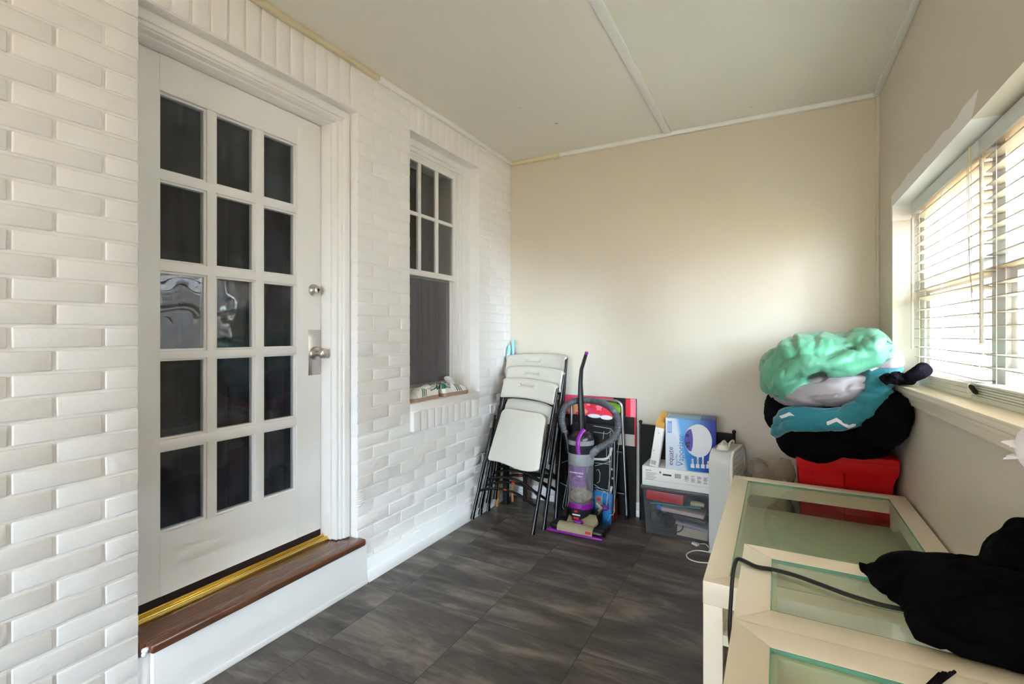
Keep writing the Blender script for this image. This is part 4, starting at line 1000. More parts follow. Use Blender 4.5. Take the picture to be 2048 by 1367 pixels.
pr('lower_cells', [disc(0.30, 0.672, 0.05, 0.014), disc(0.39, 0.668, 0.045, 0.016)], cP['white'], 0.0020)
pr('plum_field', [rect(0.02, 0.075, 0.60, 0.74)], cP['plum'])

# silver tube frame
b = MB()
tp = [V((0.535, 3.30, 0.012)), V((0.540, 3.315, 0.40)), V((0.545, 3.325, 0.74))] + [V((0.545 + 0.045 - 0.045 * math.cos(a * PI / 16), 3.327, 0.755 + 0.045 * math.sin(a * PI / 16))) for a in range(0, 9)] + \
     [V((0.870 + 0.045 * math.sin(a * PI / 16), 3.327, 0.755 + 0.045 * math.cos(a * PI / 16))) for a in range(0, 9)] + [V((0.918, 3.325, 0.70)), V((0.935, 3.315, 0.40)), V((0.957, 3.30, 0.012))]
fr2 = thing('folding_stool', 'silver metal tube frame with a rounded top behind the vacuum cleaner', 'frame', (0.74, 3.31, 0))
b.tube(tp, 0.0105, 12); b.build('tube', M['steel'], fr2)
b = MB(); b.tube([(0.542, 3.318, 0.45), (0.932, 3.318, 0.45)], 0.006, 8); b.build('crossbar', M['steel'], fr2); b = MB(); b.tube([(0.538, 3.305, 0.17), (0.945, 3.305, 0.17)], 0.006, 8); b.build('crossbar', M['steel'], fr2)
for s, x in ((0, 0.536), (1, 0.956)):
    b = MB(); b.tube([(x, 3.30, 0.0), (x, 3.30, 0.03)], 0.013, 12); b.build('foot', M['blkplastic'], fr2)
bag = thing('cooler_bag', 'black fabric bag with white piping and a dark red base inside the tube frame', 'bag', (0.74, 3.22, 0))
b = MB(); b.box((0.575, 3.195, 0.13), (0.895, 3.288, 0.64), 0.03, 4); b.build('body', M['blkmatte'], bag)
b = MB(); b.box((0.57, 3.190, 0.0), (0.90, 3.288, 0.145), 0.012, 3); b.build('base', cP['darkred'], bag)
for z in (0.415, 0.155):
    b = MB(); b.tube(smooth_path([(0.60, 3.188, z + 0.10), (0.62, 3.187, z + 0.03), (0.68, 3.187, z), (0.78, 3.187, z), (0.86, 3.187, z + 0.02), (0.885, 3.187, z + 0.09)], 6), 0.008, 8); b.build('piping', M['cardwhite'], bag)
b = MB(); pts = []; 
for i in range(40): pts.append((0.872 + 0.004 * (i % 2), 3.187, 0.30 + i * 0.0085))
b.tube(pts, 0.005, 6); b.build('zip', M['greyplastic'], bag)
# small blue packet
pk = thing('packet', 'blue and grey packet with a red dot on the floor behind the vacuum', 'packet', (0.83, 3.06, 0))
b = MB(); b.obox((0.83, 3.168, 0.105), (0.13, 0.024, 0.208), Matrix.Rotation(0.05, 3, 'Y'), 0.006); b.build('pouch', cP['blue'], pk)
b = MB(); b.lathe([(0.012, 0), (0.012, 0.001)], (0.805, 3.1545, 0.155), 'Y', 16); b.build('dot', M['red_ink'], pk)
b = MB(); b.box((0.782, 3.1550, 0.10), (0.83, 3.1560, 0.18)); b.build('grey_panel', M['greyplastic2'], pk)

# wire airer
b = MB()
def wire(pts, y, r=0.0017, y2=None, closed=False):
    y += 0.075
    q = []
    for i, (u, v) in enumerate(pts):
        yy = y if y2 is None else y + (y2 - y) * i / (len(pts) - 1)
        q.append(at(u, v, Y=yy))
    b.tube(q, r, 6, closed=closed)
wire([(1140, 919), (1104, 932), (1102, 955), (1135, 972)], 3.03)
wire([(1138, 945), (1125, 1012), (1128, 1018)], 3.04); wire([(1137, 960), (1131, 1014)], 3.06); wire([(1141, 972), (1135, 1010), (1137, 1016)], 3.05)
wire([(1140, 868), (1137, 945)], 3.06)
wire([(1219, 884), (1219, 960), (1220, 1024)], 3.05); wire([(1229, 877), (1228, 960), (1229, 1022), (1226, 1029), (1221, 1029)], 3.06, 0.0024)
wire([(1234, 868), (1238, 880), (1236, 898), (1233, 960), (1227, 1022)], 3.07); wire([(1224, 888), (1222, 930), (1212, 1016)], 3.05); wire([(1213, 890), (1213, 912), (1220, 918)], 3.05)
wire([(1187, 851), (1222, 857), (1230, 868)], 3.05); wire([(1187, 863), (1214, 867), (1222, 862)], 3.06); wire([(1208, 862), (1206, 878)], 3.06)
wire([(1190, 919), (1222, 922)], 3.04); wire([(1190, 931), (1221, 923)], 3.05); wire([(1190, 925), (1220, 928)], 3.06)
wire([(1188, 968), (1215, 986)], 3.03); wire([(1190, 974), (1218, 980)], 3.05); wire([(1192, 978), (1214, 986)], 3.06)
wire([(1204, 1012), (1204, 990), (1208, 982), (1215, 981), (1217, 990), (1211, 1014)], 3.03); wire([(1193, 940), (1197, 938), (1200, 946), (1199, 962), (1194, 966)], 3.03)
for (u, v) in ((1224, 938), (1225, 956), (1221, 984), (1220, 1003)): b.ell(at(u, v, Y=3.13), (0.006, 0.006, 0.008), sub=2)
# two long base rails on the floor
b.tube([at(1128, 1018, Y=3.115), V((0.56, 3.15, 0.004)), V((0.86, 3.165, 0.004)), at(1221, 1029, Y=3.135)], 0.002, 6)
tag(b.build('drying_rack', M['wire']), 'folded wire drying rack tangled around the vacuum cleaner', 'rack')

# ================================================================== VACUUM CLEANER
vc = thing('vacuum_cleaner', 'upright black and purple bagless vacuum cleaner with a looped grey hose', 'vacuum cleaner', (0.74, 2.96, 0))
YV = 3.06
def vp(u, v, y=2.965): return at(u, v, Y=y + YV - 2.965)
cx = vp(1162, 900).x
zc_ = lambda v: vp(1162, v).z
b = MB(); b.lathe([(0.070, zc_(1036)), (0.079, zc_(1024)), (0.081, zc_(1010))], (cx, YV, 0), 'Z', 36); b.build('lower_body', M['blkplastic'], vc)
b = MB(); b.lathe([(0.081, zc_(1011)), (0.0825, zc_(1006)), (0.081, zc_(1001))], (cx, YV, 0), 'Z', 36); b.build('base_ring', M['purple'], vc)
b = MB(); b.lathe([(0.079, zc_(1001)), (0.081, zc_(960)), (0.083, zc_(926))], (cx, YV, 0), 'Z', 40, cap=False); can = b.build('dust_canister', M['canister'], vc)
b = MB()
for i in range(16):
    a = R.uniform(0, 6.28); rr = R.uniform(0, 0.045); z = zc_(1000) + R.uniform(0, 1) ** 1.6 * 0.16
    b.ell((cx + rr * math.cos(a), YV - 0.005 + rr * math.sin(a), z), (R.uniform(.012, .028), R.uniform(.012, .028), R.uniform(.012, .03)), sub=2)
b.ell((cx, YV, zc_(1000) + 0.035), (0.074, 0.074, 0.04)); b.ell((cx + 0.01, YV - 0.03, zc_(1000) + 0.10), (0.035, 0.03, 0.05)); b.ell((cx - 0.025, YV - 0.025, zc_(1000) + 0.12), (0.025, 0.03, 0.045)); o = soft(b, 'dust', M['lint'], 0.007, 1, ((0.008, 60, (1, 1, 1), 3, 'n'),), parent=None)
o.parent = can; o.matrix_local = chain(can).inverted()
b = MB(); b.lathe([(0.030, zc_(990)), (0.034, zc_(950)), (0.055, zc_(926))], (cx, YV, 0), 'Z', 20); o = b.build('filter_cone', M['greyplastic2'], can)
b = MB(); b.lathe([(0.083, zc_(926)), (0.0855, zc_(922)), (0.086, zc_(905)), (0.084, zc_(903))], (cx, YV, 0), 'Z', 40); b.build('canister_collar', M['greyplastic2'], vc)
b = MB(); b.lathe([(0.084, zc_(903)), (0.085, zc_(893)), (0.085, zc_(876)), (0.075, zc_(870)), (0.055, zc_(864)), (0.03, zc_(862))], (cx, YV, 0), 'Z', 40); b.build('motor_head', M['blkplastic'], vc)
b = MB(); b.lathe([(0.0862, zc_(886)), (0.0862, zc_(877))], (cx, YV, 0), 'Z', 40, cap=False); b.build('silver_band', M['greyplastic2'], vc)
# label on the canister
def arc_patch(nm, a0, a1, v0, v1, m, r=0.0838):
    b = MB(); n = 10
    def f(u, v):
        a = math.radians(a0 + (a1 - a0) * u); return (cx + r * math.sin(a), YV - r * math.cos(a), zc_(v0) + (zc_(v1) - zc_(v0)) * v)
    b.sheet(f, n, 2); return b.build(nm, m, can)
arc_patch('label', -40, 42, 927, 967, veil_mat('purple_tint', rgb(132, 92, 150), 0.5))
text('lettering', 'POWERFORCE', 0.0142, (cx - 0.046, YV - 0.0866, zc_(940)), (1, 0, 0.0), (0, 0, 1), M['white_ink'], can)
text('lettering', 'HELIX', 0.0125, (cx + 0.008, YV - 0.0858, zc_(946)), (1, 0, 0), (0, 0, 1), M['white_ink'], can)
# badge
bd = MB(); bd.box((cx - 0.033, YV - 0.084, zc_(1032)), (cx + 0.030, YV - 0.070, zc_(1009)), 0.004); bd = bd.build('badge', M['blkmatte'], vc)
b = MB(); b.box((cx - 0.014, YV - 0.0850, zc_(1016)), (cx + 0.006, YV - 0.0842, zc_(1012.5))); b.build('red_mark', M['red_ink'], bd); b = MB(); b.box((cx - 0.022, YV - 0.0850, zc_(1029)), (cx + 0.016, YV - 0.0842, zc_(1025.5))); b.build('red_strip', M['red_ink'], bd)
b = MB(); b.box((cx - 0.028, YV - 0.0850, zc_(1022)), (cx + 0.026, YV - 0.0842, zc_(1019.5))); b.build('white_strip', M['white_ink'], bd)
# carry handle
b = MB(); pts = [vp(1158, 908, 2.872), vp(1156, 898, 2.872), vp(1156, 884, 2.874), vp(1158, 874, 2.89), vp(1163, 864, 2.915), vp(1169, 859, 2.935)]
b.tube(smooth_path(pts, 5), 0.0145, 12, flat=0.6, up=(0, 1, 0)); b.build('carry_handle', M['purple'], vc)
# upright handle
b = MB(); pts = [vp(1164, 880, 3.0), vp(1164, 845, 3.0), vp(1161.5, 800, 3.0), vp(1161, 765, 3.0), vp(1163, 738, 2.995), vp(1168, 722, 2.985), vp(1172.5, 707, 2.975)]
b.tube(pts, [0.034, 0.032, 0.026, 0.020, 0.0165, 0.0155, 0.0145], 12, flat=0.75); b.build('upright_handle', M['blkplastic'], vc)
b = MB(); b.tube([vp(1172.3, 708, 2.975), vp(1173.5, 703.5, 2.973)], [0.0155, 0.015], 14, flat=0.75); note(b.build('handle_tip', M['purple'], vc), 'purple tip of the handle')
b = MB(); b.tube([vp(1170, 880, 2.965), vp(1174, 850, 2.965), vp(1180, 865, 2.96), vp(1184, 895, 2.95)], 0.004, 8); b.build('cord_hook', M['blkmatte'], vc)
# hose
hp = [vp(1131, 866, 3.0), vp(1125, 850, 2.99), vp(1124, 832, 2.985), vp(1130, 814, 2.985), vp(1146, 803, 3.0), vp(1172, 800, 3.055), vp(1200, 804, 3.03), vp(1222, 816, 2.99), vp(1234, 834, 2.975), vp(1236, 855, 2.965), vp(1228, 875, 2.955), vp(1212, 888, 2.945), vp(1198, 896, 2.94), vp(1191, 902, 2.94)]
sp = smooth_path(hp, 14)
b = MB(); b.tube(sp, [0.0225 if i % 2 else 0.0205 for i in range(len(sp))], 14); b.build('hose', M['greyplastic'], vc, angle=20)
b = MB(); b.tube([vp(1197, 896, 2.94), vp(1187, 904, 2.943), vp(1180, 910, 2.955)], [0.0235, 0.025, 0.026], 16); b.build('hose_elbow', M['greyplastic2'], vc)
b = MB(); b.tube([vp(1131, 864, 3.0), vp(1135, 880, 3.0), vp(1138, 905, 3.0)], [0.0245, 0.024, 0.022], 14); b.build('hose_cuff', M['blkplastic'], vc)
# back spine and wheels
b = MB(); b.box((cx - 0.045, YV + 0.045, 0.05), (cx + 0.055, YV + 0.098, 0.60), 0.015, 3); b.build('spine', M['blkplastic'], vc)
for s in (-1, 1):
    b = MB(); b.lathe([(0.03, -0.014), (0.045, -0.012), (0.045, 0.012), (0.03, 0.014)], (cx + s * 0.112, YV + 0.03, 0.046), 'X', 24); b.build('wheel', M['blkmatte'], vc)
# deck
b = MB(); zt0 = 0.165; 
b.prism([at(1141, 1023, Y=3.03), at(1192, 1029, Y=3.03), at(1196, 1042, Y=2.97), at(1182, 1058, Y=2.935), at(1129, 1049, Y=2.935)], (0, 0.01, -0.022), 0.004); b.build('deck', M['taupe'], vc)
b = MB(); b.box((cx - 0.085, YV - 0.06, 0.02), (cx + 0.095, YV + 0.06, 0.075), 0.02, 3); b.build('foot_hinge', M['blkplastic'], vc)
pz = at(1157, 1043, Y=2.955)
b = MB(); b.lathe([(0.028, -0.012), (0.032, 0.0), (0.030, 0.009), (0.022, 0.014), (0.008, 0.0145)], (pz.x, pz.y, pz.z - 0.004), 'Z', 24, sx=1.0, sy=0.6); note(b.build('pedal', M['purple'], vc), 'purple release pedal')
# floor nozzle
xn0, xn1 = 0.562, 0.922; yn = 2.880
b = MB(); b.box((xn0, yn + 0.01, 0.012), (xn1, yn + 0.16, 0.046), 0.014, 4); b.box((xn0, yn + 0.001, 0.014), (xn1, yn + 0.05, 0.051), 0.018, 4); noz = b.build('nozzle', M['blkplastic'], vc)
b = MB(); n = 10
prof = [(yn - 0.0095 + 0.050 * (1 - math.cos(k * PI / 2 / n)), 0.017 + 0.046 * math.sin(k * PI / 2 / n) ** 0.7) for k in range(n + 1)]
xa, xb = xn0 + 0.06, xn1 - 0.065
vs = [[b.bm.verts.new((x, y, z)) for (y, z) in prof] for x in (xa, xb)]
for k in range(n): b.bm.faces.new((vs[0][k], vs[1][k], vs[1][k + 1], vs[0][k + 1]))
b.build('brush_window', M['taupe'], noz)
b = MB(); b.box((xb - 0.045, yn - 0.0112, 0.028), (xb - 0.01, yn - 0.0078, 0.036)); b.box((xb - 0.045, yn - 0.0096, 0.036), (xb - 0.01, yn - 0.0060, 0.042)); b.build('red_mark', M['red_ink'], noz)
b = MB(); b.box((xn0 - 0.006, yn - 0.018, 0.004), (xn1 + 0.006, yn + 0.02, 0.018), 0.005, 3); b.build('bumper', M['purple'], noz)
b = MB(); b.lathe([(0.018, -0.012), (0.024, 0.0), (0.018, 0.012)], vp(1208, 1015, 2.99), 'Z', 18, sx=1.4); note(b.build('side_knob', M['purple'], vc), 'purple knob at the side')
b = MB(); b.tube([vp(1194, 1005, 2.95), vp(1203, 1017, 2.94), vp(1196, 1021, 2.93)], [0.008, 0.013, 0.008], 10); b.build('hinge_cap', M['taupe'], vc)

b = MB(); q = vp(1206, 1017, 2.99); b.tube([(cx + 0.06, YV + 0.02, 0.055), (cx + 0.10, YV + 0.0, 0.07), q], [0.016, 0.014, 0.011], 10); b.tube([(cx + 0.08, YV - 0.01, 0.06), vp(1196, 1018, 2.94)], [0.012, 0.008], 8); b.build('bracket', M['blkplastic'], vc)

# ================================================================== BLACK PANEL, BIN, BOXES, FAN
pn = thing('headboard', 'flat black panel with round knobs on its corner posts standing against the end wall', 'panel', (1.33, 3.345, 0))
b = MB(); b.prism([(1.045, 3.335, 0.0), (1.618, 3.335, 0.0), (1.618, 3.335, 0.640), (1.045, 3.335, 0.652)], (0, 0.018, 0), 0.002); b.build('panel', M['blkmatte'], pn)
for x, z in ((1.040, 0.668), (1.622, 0.654)):
    b = MB(); b.tube([(x, 3.344, 0), (x, 3.344, z - 0.004)], 0.009, 12); b.ell((x, 3.344, z), (0.0125, 0.0125, 0.0125)); b.build('post', M['blkmetal'], pn)

sb = thing('storage_bin', 'see through grey plastic bin packed with papers under the white carton', 'bin', (1.31, 3.22, 0))
def taper(b, z0, z1, x0, x1, y0, y1, gx, gy, th):
    o = [(x0, y0), (x1, y0), (x1, y1), (x0, y1)]; O = [(x0 - gx, y0 - gy), (x1 + gx, y0 - gy), (x1 + gx, y1 + gy * 0.3), (x0 - gx, y1 + gy * 0.3)]
    for i in range(4):
        j = (i + 1) % 4
        vs = [b.bm.verts.new(p) for p in ((*o[i], z0), (*o[j], z0), (*O[j], z1), (*O[i], z1))]; b.bm.faces.new(vs)
    vs = [b.bm.verts.new((*p, z0)) for p in o[::-1]]; b.bm.faces.new(vs)
b = MB(); taper(b, 0.003, 0.300, 1.125, 1.500, 3.140, 3.315, 0.016, 0.030, 0.002); bmesh.ops.remove_doubles(b.bm, verts=b.bm.verts[:], dist=1e-5); b.build('body', M['binplastic'], sb)
b = MB(); b.box((1.098, 3.098, 0.296), (1.122, 3.328, 0.314), 0.004); b.box((1.503, 3.098, 0.296), (1.515, 3.328, 0.314), 0.004); b.box((1.098, 3.098, 0.290), (1.515, 3.116, 0.314), 0.005); b.box((1.098, 3.318, 0.296), (1.515, 3.328, 0.314), 0.002); b.box((1.105, 3.10, 0.3085), (1.51, 3.325, 0.3140), 0.001); b.build('rim', M['greyplastic'], sb)
# what the bin holds
def put(name, label, cat, m, c, size, rot=None, bev=0.003):
    b = MB(); b.obox(c, size, rot, bev); return tag(b.build(name, m), label, cat)
ry = lambda a: Matrix.Rotation(a, 3, 'Y')
redpaper = mat('red_gift_paper', rgb(206, 30, 34), 0.35, var=0.5, vscale=14)
put('gift_box', 'red patterned gift packet at the top of the see through bin', 'packet', redpaper, (1.238, 3.215, 0.243), (0.225, 0.15, 0.062), ry(0.02))
put('notebook', 'thin dark blue and teal folder lying below the red gift packet', 'folder', M['cardteal'], (1.30, 3.21, 0.203), (0.30, 0.15, 0.008), ry(-0.04), 0.002)
put('magazine', 'magazine with a red and white spine in the middle of the bin', 'magazine', mat('magazine_paper', rgb(222, 196, 186), 0.5, var=0.35, vscale=40, stretch=(1, 1, 3)), (1.345, 3.205, 0.166), (0.25, 0.15, 0.024), ry(0.045), 0.003)
put('book', 'dark book under the magazine inside the bin', 'book', M['blkplastic'], (1.385, 3.21, 0.128), (0.19, 0.14, 0.026), ry(0.07), 0.003)
put('booklet', 'lilac grey booklet slanting in the bin', 'booklet', mat('grey_booklet', rgb(170, 162, 176), 0.5), (1.40, 3.21, 0.088), (0.19, 0.14, 0.016), ry(0.10), 0.002)
put('carton', 'cream carton at the bottom of the see through bin', 'box', M['cream'], (1.40, 3.225, 0.040), (0.18, 0.13, 0.056), ry(0.03), 0.002)
b = MB(); b.lathe([(0.012, -0.04), (0.016, -0.038), (0.018, 0.0), (0.012, 0.04)], (1.43, 3.165, 0.225), 'X', 14); tag(b.build('tube', mat('cream_tube', rgb(216, 200, 150), 0.4)), 'cream coloured tube beside the red gift packet in the bin', 'tube')
b = MB()
for (cx_, cz_, rx, rz, y, t) in ((1.20, 0.105, 0.055, 0.05, 3.155, 0.2), (1.285, 0.075, 0.062, 0.045, 3.158, -0.3), (1.255, 0.10, 0.05, 0.055, 3.165, 0.8), (1.215, 0.13, 0.04, 0.03, 3.17, 1.1)):
    b.tube([(cx_ + rx * math.cos(a * PI / 12), y + 0.006 * math.sin(a * PI / 6 + t), cz_ + rz * math.sin(a * PI / 12)) for a in range(24)], 0.0033, 6, closed=True)
tag(b.build('cable', M['rubber']), 'black cable coiled at the left inside the see through bin', 'cable')
b = MB(); b.obox((1.215, 3.20, 0.165), (0.07, 0.09, 0.035), Matrix.Rotation(0.5, 3, 'Y'), 0.008); tag(b.build('pouch', cP['blue']), 'small blue pouch above the coiled cable in the bin', 'pouch')
b = MB(); b.obox((1.235, 3.22, 0.085), (0.11, 0.10, 0.06), Matrix.Rotation(0.2, 3, 'Y'), 0.012); tag(b.build('case', M['blkmatte']), 'dark case behind the coiled cable in the bin', 'case')

# white carton on the bin
ct = thing('carton', 'long flat white carton with printed small type lying on the see through bin', 'box', (1.33, 3.2, 0.315))
b = MB(); b.box((1.108, 3.103, 0.3150), (1.512, 3.322, 0.4345), 0.002); b.build('box', M['cardwhite'], ct)
inkm = mat('grey_print', rgb(110, 106, 106), 0.6); inkd = mat('dark_print', rgb(40, 34, 36), 0.6)
b = MB(); yf = 3.1022
def bar(x0, x1, z0, z1): b.box((x0, yf, z0), (x1, yf + 0.0012, z1))
for i in range(6): bar(1.13, 1.20 - 0.01 * (i % 3), 0.395 - i * 0.008, 0.397 - i * 0.008)
bar(1.13, 1.15, 0.409, 0.413); bar(1.153, 1.165, 0.409, 0.413)
for i in range(11): bar(1.307 + i * 0.0034, 1.307 + i * 0.0034 + 0.0012 + 0.0008 * (i % 3), 0.383, 0.411)
for j in range(4):
    for i in range(9):
        if (i * 3 + j) % 7: bar(1.365 + j * 0.036, 1.365 + j * 0.036 + 0.026 - 0.004 * ((i + j) % 3), 0.408 - i * 0.0045, 0.4100 - i * 0.0045)
bar(1.215, 1.225, 0.400, 0.413); bar(1.118, 1.50, 0.352, 0.353); b.build('small_print', inkm, ct)
b = MB(); b.box((1.235, yf, 0.390), (1.287, yf + 0.0012, 0.400)); b.build('print_bar', inkd, ct)

# vaporizer carton
vz = thing('vaporizer_box', 'blue and white vaporizer carton lying on its side on top of the white carton', 'box', (1.251, 3.108, 0.4350), (0, 0, math.radians(4)))
b = MB(); b.box((0, 0, 0), (0.286, 0.19, 0.312), 0.0015); b.build('carton', M['cardblue'], vz, True)
b = MB(); b.box((0.008, 0.008, 0.3118), (0.20, 0.18, 0.3124)); b.build('top_flap', mat('pale_blue_card', rgb(150, 186, 222), 0.5), vz, True)
def vpoly(nm, polys, m, d=0.0008):
    b = MB()
    for p in polys: b.prism([(x, -d, z) for x, z in p], (0, d - 0.0001, 0))
    return b.build(nm, m, vz, True)
pw = mat('print_white', rgb(222, 222, 228), 0.4)
egg = [(0.192 + (0.075 if math.cos(a * PI / 24) > 0 else 0.082) * math.cos(a * PI / 24), 0.187 + 0.099 * math.sin(a * PI / 24)) for a in range(48)]
vpoly('printed_picture', [egg], pw)
dome = [(0.150 - 0.040 * math.cos(a * PI / 20 - PI / 2) * 1.0 , 0.187 + 0.068 * math.sin(a * PI / 20 - PI / 2)) for a in range(21)] + [(0.158, 0.22), (0.160, 0.187), (0.158, 0.15)]
vpoly('printed_dome', [dome], mat('print_violet', rgb(60, 50, 160), 0.35), 0.0014)
vpoly('printed_dots', [disc(0.128, 0.215, 0.010), disc(0.124, 0.165, 0.008), disc(0.138, 0.172, 0.007), disc(0.132, 0.150, 0.008)], inkd, 0.0018)
vpoly('printed_icons', [rect(0.147 + i * 0.029, 0.168 + i * 0.029, 0.020 + 0.002 * i, 0.043 + 0.002 * i) for i in range(4)] + [rect(0.153 + i * 0.029, 0.163 + i * 0.029, 0.043, h) for i, h in enumerate((0.075, 0.092, 0.096, 0.070))], pw)
vpoly('printed_thermometers', [rect(0.156 + i * 0.029, 0.160 + i * 0.029, 0.047, h) for i, h in enumerate((0.070, 0.080, 0.082, 0.062))], M['kraft'], 0.0013)
vpoly('printed_block', [rect(0.012, 0.037, 0.222, 0.295)], mat('print_sky', rgb(70, 150, 220), 0.4))
vpoly('printed_lines', [rect(0.016 + 0.005 * i, 0.018 + 0.005 * i, 0.228, 0.29 - 0.01 * (i % 2)) for i in range(4)], pw, 0.0013)
vpoly('red_underline', [rect(0.047, 0.049, 0.066, 0.112)], M['red_ink'])
pi_ = mat('print_indigo', rgb(64, 34, 130), 0.45); pb_ = mat('print_azure', rgb(44, 120, 190), 0.45)
mv = chain(vz)
def vtext(body, size, x, z, m, sx=1.0):
    o = text('lettering', body, size, mv @ V((x, -0.0006, z)), (0, 0, 1), mv.to_3x3() @ V((-1, 0, 0)), m, vz, sx=sx)
    return o
vtext('equate', 0.040, 0.043, 0.022, pi_, 1.05); vtext('Warm Mist', 0.016, 0.070, 0.022, pb_); vtext('Vaporizer', 0.050, 0.105, 0.022, pb_, 0.98); vtext('8 HOURS', 0.010, 0.279, 0.26, pw) if False else None

# long thin carton leaning on it
lt = thing('long_carton', 'narrow white carton with an open orange end leaning against the vaporizer box', 'box', (1.178, 3.10, 0.4350), (0, 0.150, 0))
b = MB(); b.box((-0.024, 0, 0.004), (0.028, 0.05, 0.270), 0.001); b.build('sleeve', M['cardwhite'], lt, True)
b = MB(); b.box((-0.0243, -0.0003, 0.252), (0.0283, 0.0503, 0.290), 0.001); b.build('orange_end', M['kraft'], lt, True)
b = MB(); b.prism([(-0.022, 0.001, 0.29), (0.022, 0.001, 0.29), (0.012, -0.006, 0.325), (-0.012, -0.006, 0.325)], (0, 0.001, 0)); b.build('flap', M['kraft'], lt, True); b = MB(); b.prism([(-0.022, 0.048, 0.29), (0.026, 0.048, 0.29), (0.02, 0.06, 0.345), (-0.01, 0.06, 0.345)], (0, 0.001, 0)); b.build('flap', M['kraft'], lt, True)
b = MB(); b.prism([(0.027, 0.004, 0.285), (0.027, 0.046, 0.285), (0.070, 0.046, 0.318), (0.070, 0.004, 0.318)], (0, 0, 0.001)); b.build('paper_flap', M['cardwhite'], lt, True)
b = MB(); 
for i in range(8): b.box((-0.016 + i * 0.0036, -0.0008, 0.016), (-0.0145 + i * 0.0036, 0.0, 0.042))
b.box((-0.014, -0.0008, 0.10), (-0.010, 0, 0.106)); b.box((0.0, -0.0008, 0.215), (0.004, 0, 0.221))
b.build('barcode', inkd, lt, True)

# box fan
fn = thing('box_fan', 'white box fan with a grille, standing side on between the bin and the table', 'fan', (1.514, 2.985, 0), (0, 0, -math.radians(8)))
FB = (1.520, 2.985)
def rrect(y0, y1, z0, z1, r, n=8):
    out = []
    for (cy, cz, a0) in ((y1 - r, z0 + r, -90), (y1 - r, z1 - r, 0), (y0 + r, z1 - r, 90), (y0 + r, z0 + r, 180)):
        for k in range(n + 1):
            a = math.radians(a0 + 90 * k / n); out.append((cy + r * math.cos(a), cz + r * math.sin(a)))
    return out
b = MB(); prf = rrect(2.985, 3.325, 0.012, 0.602, 0.075); b.prism([(1.520, y, z) for y, z in prf], (0.112, 0, 0), 0.005); b.xform(Matrix.Translation((-1.520, -2.985, 0))).build('housing', M['fanwhite'], fn, True, angle=30)
b = MB(); ring_o = rrect(2.985, 3.325, 0.012, 0.602, 0.078); ring_i = rrect(3.003, 3.307, 0.030, 0.584, 0.065); m = len(ring_o)
for (x0, x1) in ((1.632, 1.648),):
    rr_ = [[b.bm.verts.new((x, y, z)) for (y, z) in rg] for x, rg in ((x0, ring_o), (x1 - 0.004, ring_o), (x1, [(y * 0.98 + 3.155 * 0.02, z * 0.985 + 0.307 * 0.015) for y, z in ring_o]), (x1, ring_i), (x0, ring_i))]
    for a, c in zip(rr_, rr_[1:] + rr_[:1]):
        for k in range(m): b.bm.faces.new((a[k], a[(k + 1) % m], c[(k + 1) % m], c[k]))
b.xform(Matrix.Translation((-1.520, -2.985, 0))).build('front_rim', M['fanwhite2'], fn, True)
b = MB()
for i in range(1, 18):
    z = 0.03 + i * 0.554 / 18; b.box((1.638, 3.004, z - 0.0025), (1.646, 3.306, z + 0.0025))
for i in range(1, 11):
    y = 3.003 + i * 0.304 / 11; b.box((1.639, y - 0.002, 0.031), (1.645, y + 0.002, 0.583))
b.xform(Matrix.Translation((-1.520, -2.985, 0))).build('grille', M['fanwhite2'], fn, True)
b = MB(); b.box((1.633, 3.01, 0.04), (1.6345, 3.30, 0.575)); b.xform(Matrix.Translation((-1.520, -2.985, 0))).build('dark_inside', M['greyplastic'], fn, True)
b = MB(); b.lathe([(0.034, 0.602), (0.034, 0.608), (0.028, 0.615), (0.024, 0.628), (0.012, 0.630)], (1.580, 3.055, 0), 'Z', 24); b.obox((1.580, 3.055, 0.634), (0.012, 0.045, 0.014), None, 0.004); b.xform(Matrix.Translation((-1.520, -2.985, 0))).build('dial', M['fanwhite2'], fn, True)
b = MB(); b.tube(smooth_path([(1.60, 3.10, 0.600), (1.604, 3.10, 0.622), (1.604, 3.13, 0.632), (1.604, 3.19, 0.632), (1.604, 3.22, 0.622), (1.60, 3.22, 0.600)], 5), 0.006, 8); b.tube(smooth_path([(1.565, 3.10, 0.60), (1.565, 3.11, 0.625), (1.57, 3.14, 0.63), (1.575, 3.16, 0.60)], 5), 0.009, 8); b.xform(Matrix.Translation((-1.520, -2.985, 0))).build('handle', M['fanwhite2'], fn, True)
for y in (3.02, 3.27):
    b = MB(); b.box((1.510, y, 0.0), (1.650, y + 0.03, 0.016), 0.004); b.xform(Matrix.Translation((-1.520, -2.985, 0))).build('foot', M['fanwhite2'], fn, True)
b = MB(); cz = 0.0035
cp = [V((1.53, 3.00, 0.02))] + [at(u, v, Z=cz) for (u, v) in ((1412, 1088), (1400, 1087))]
b.tube(smooth_path(cp, 6), 0.0032, 8)
cp = [at(u, v, Z=cz) for (u, v) in ((1432, 1106), (1415, 1103), (1395, 1100), (1380, 1103), (1373, 1109), (1378, 1117), (1395, 1123), (1420, 1125), (1445, 1123))]
b.tube(smooth_path(cp, 6), 0.0032, 8); cd = b.build('cord', M['cordwhite'], fn)
b = MB(); q = at(1391, 1087, Z=0.008); b.obox(q, (0.042, 0.026, 0.014), Matrix.Rotation(-0.5, 3, 'Z'), 0.004); b.build('plug', M['cordwhite'], cd)

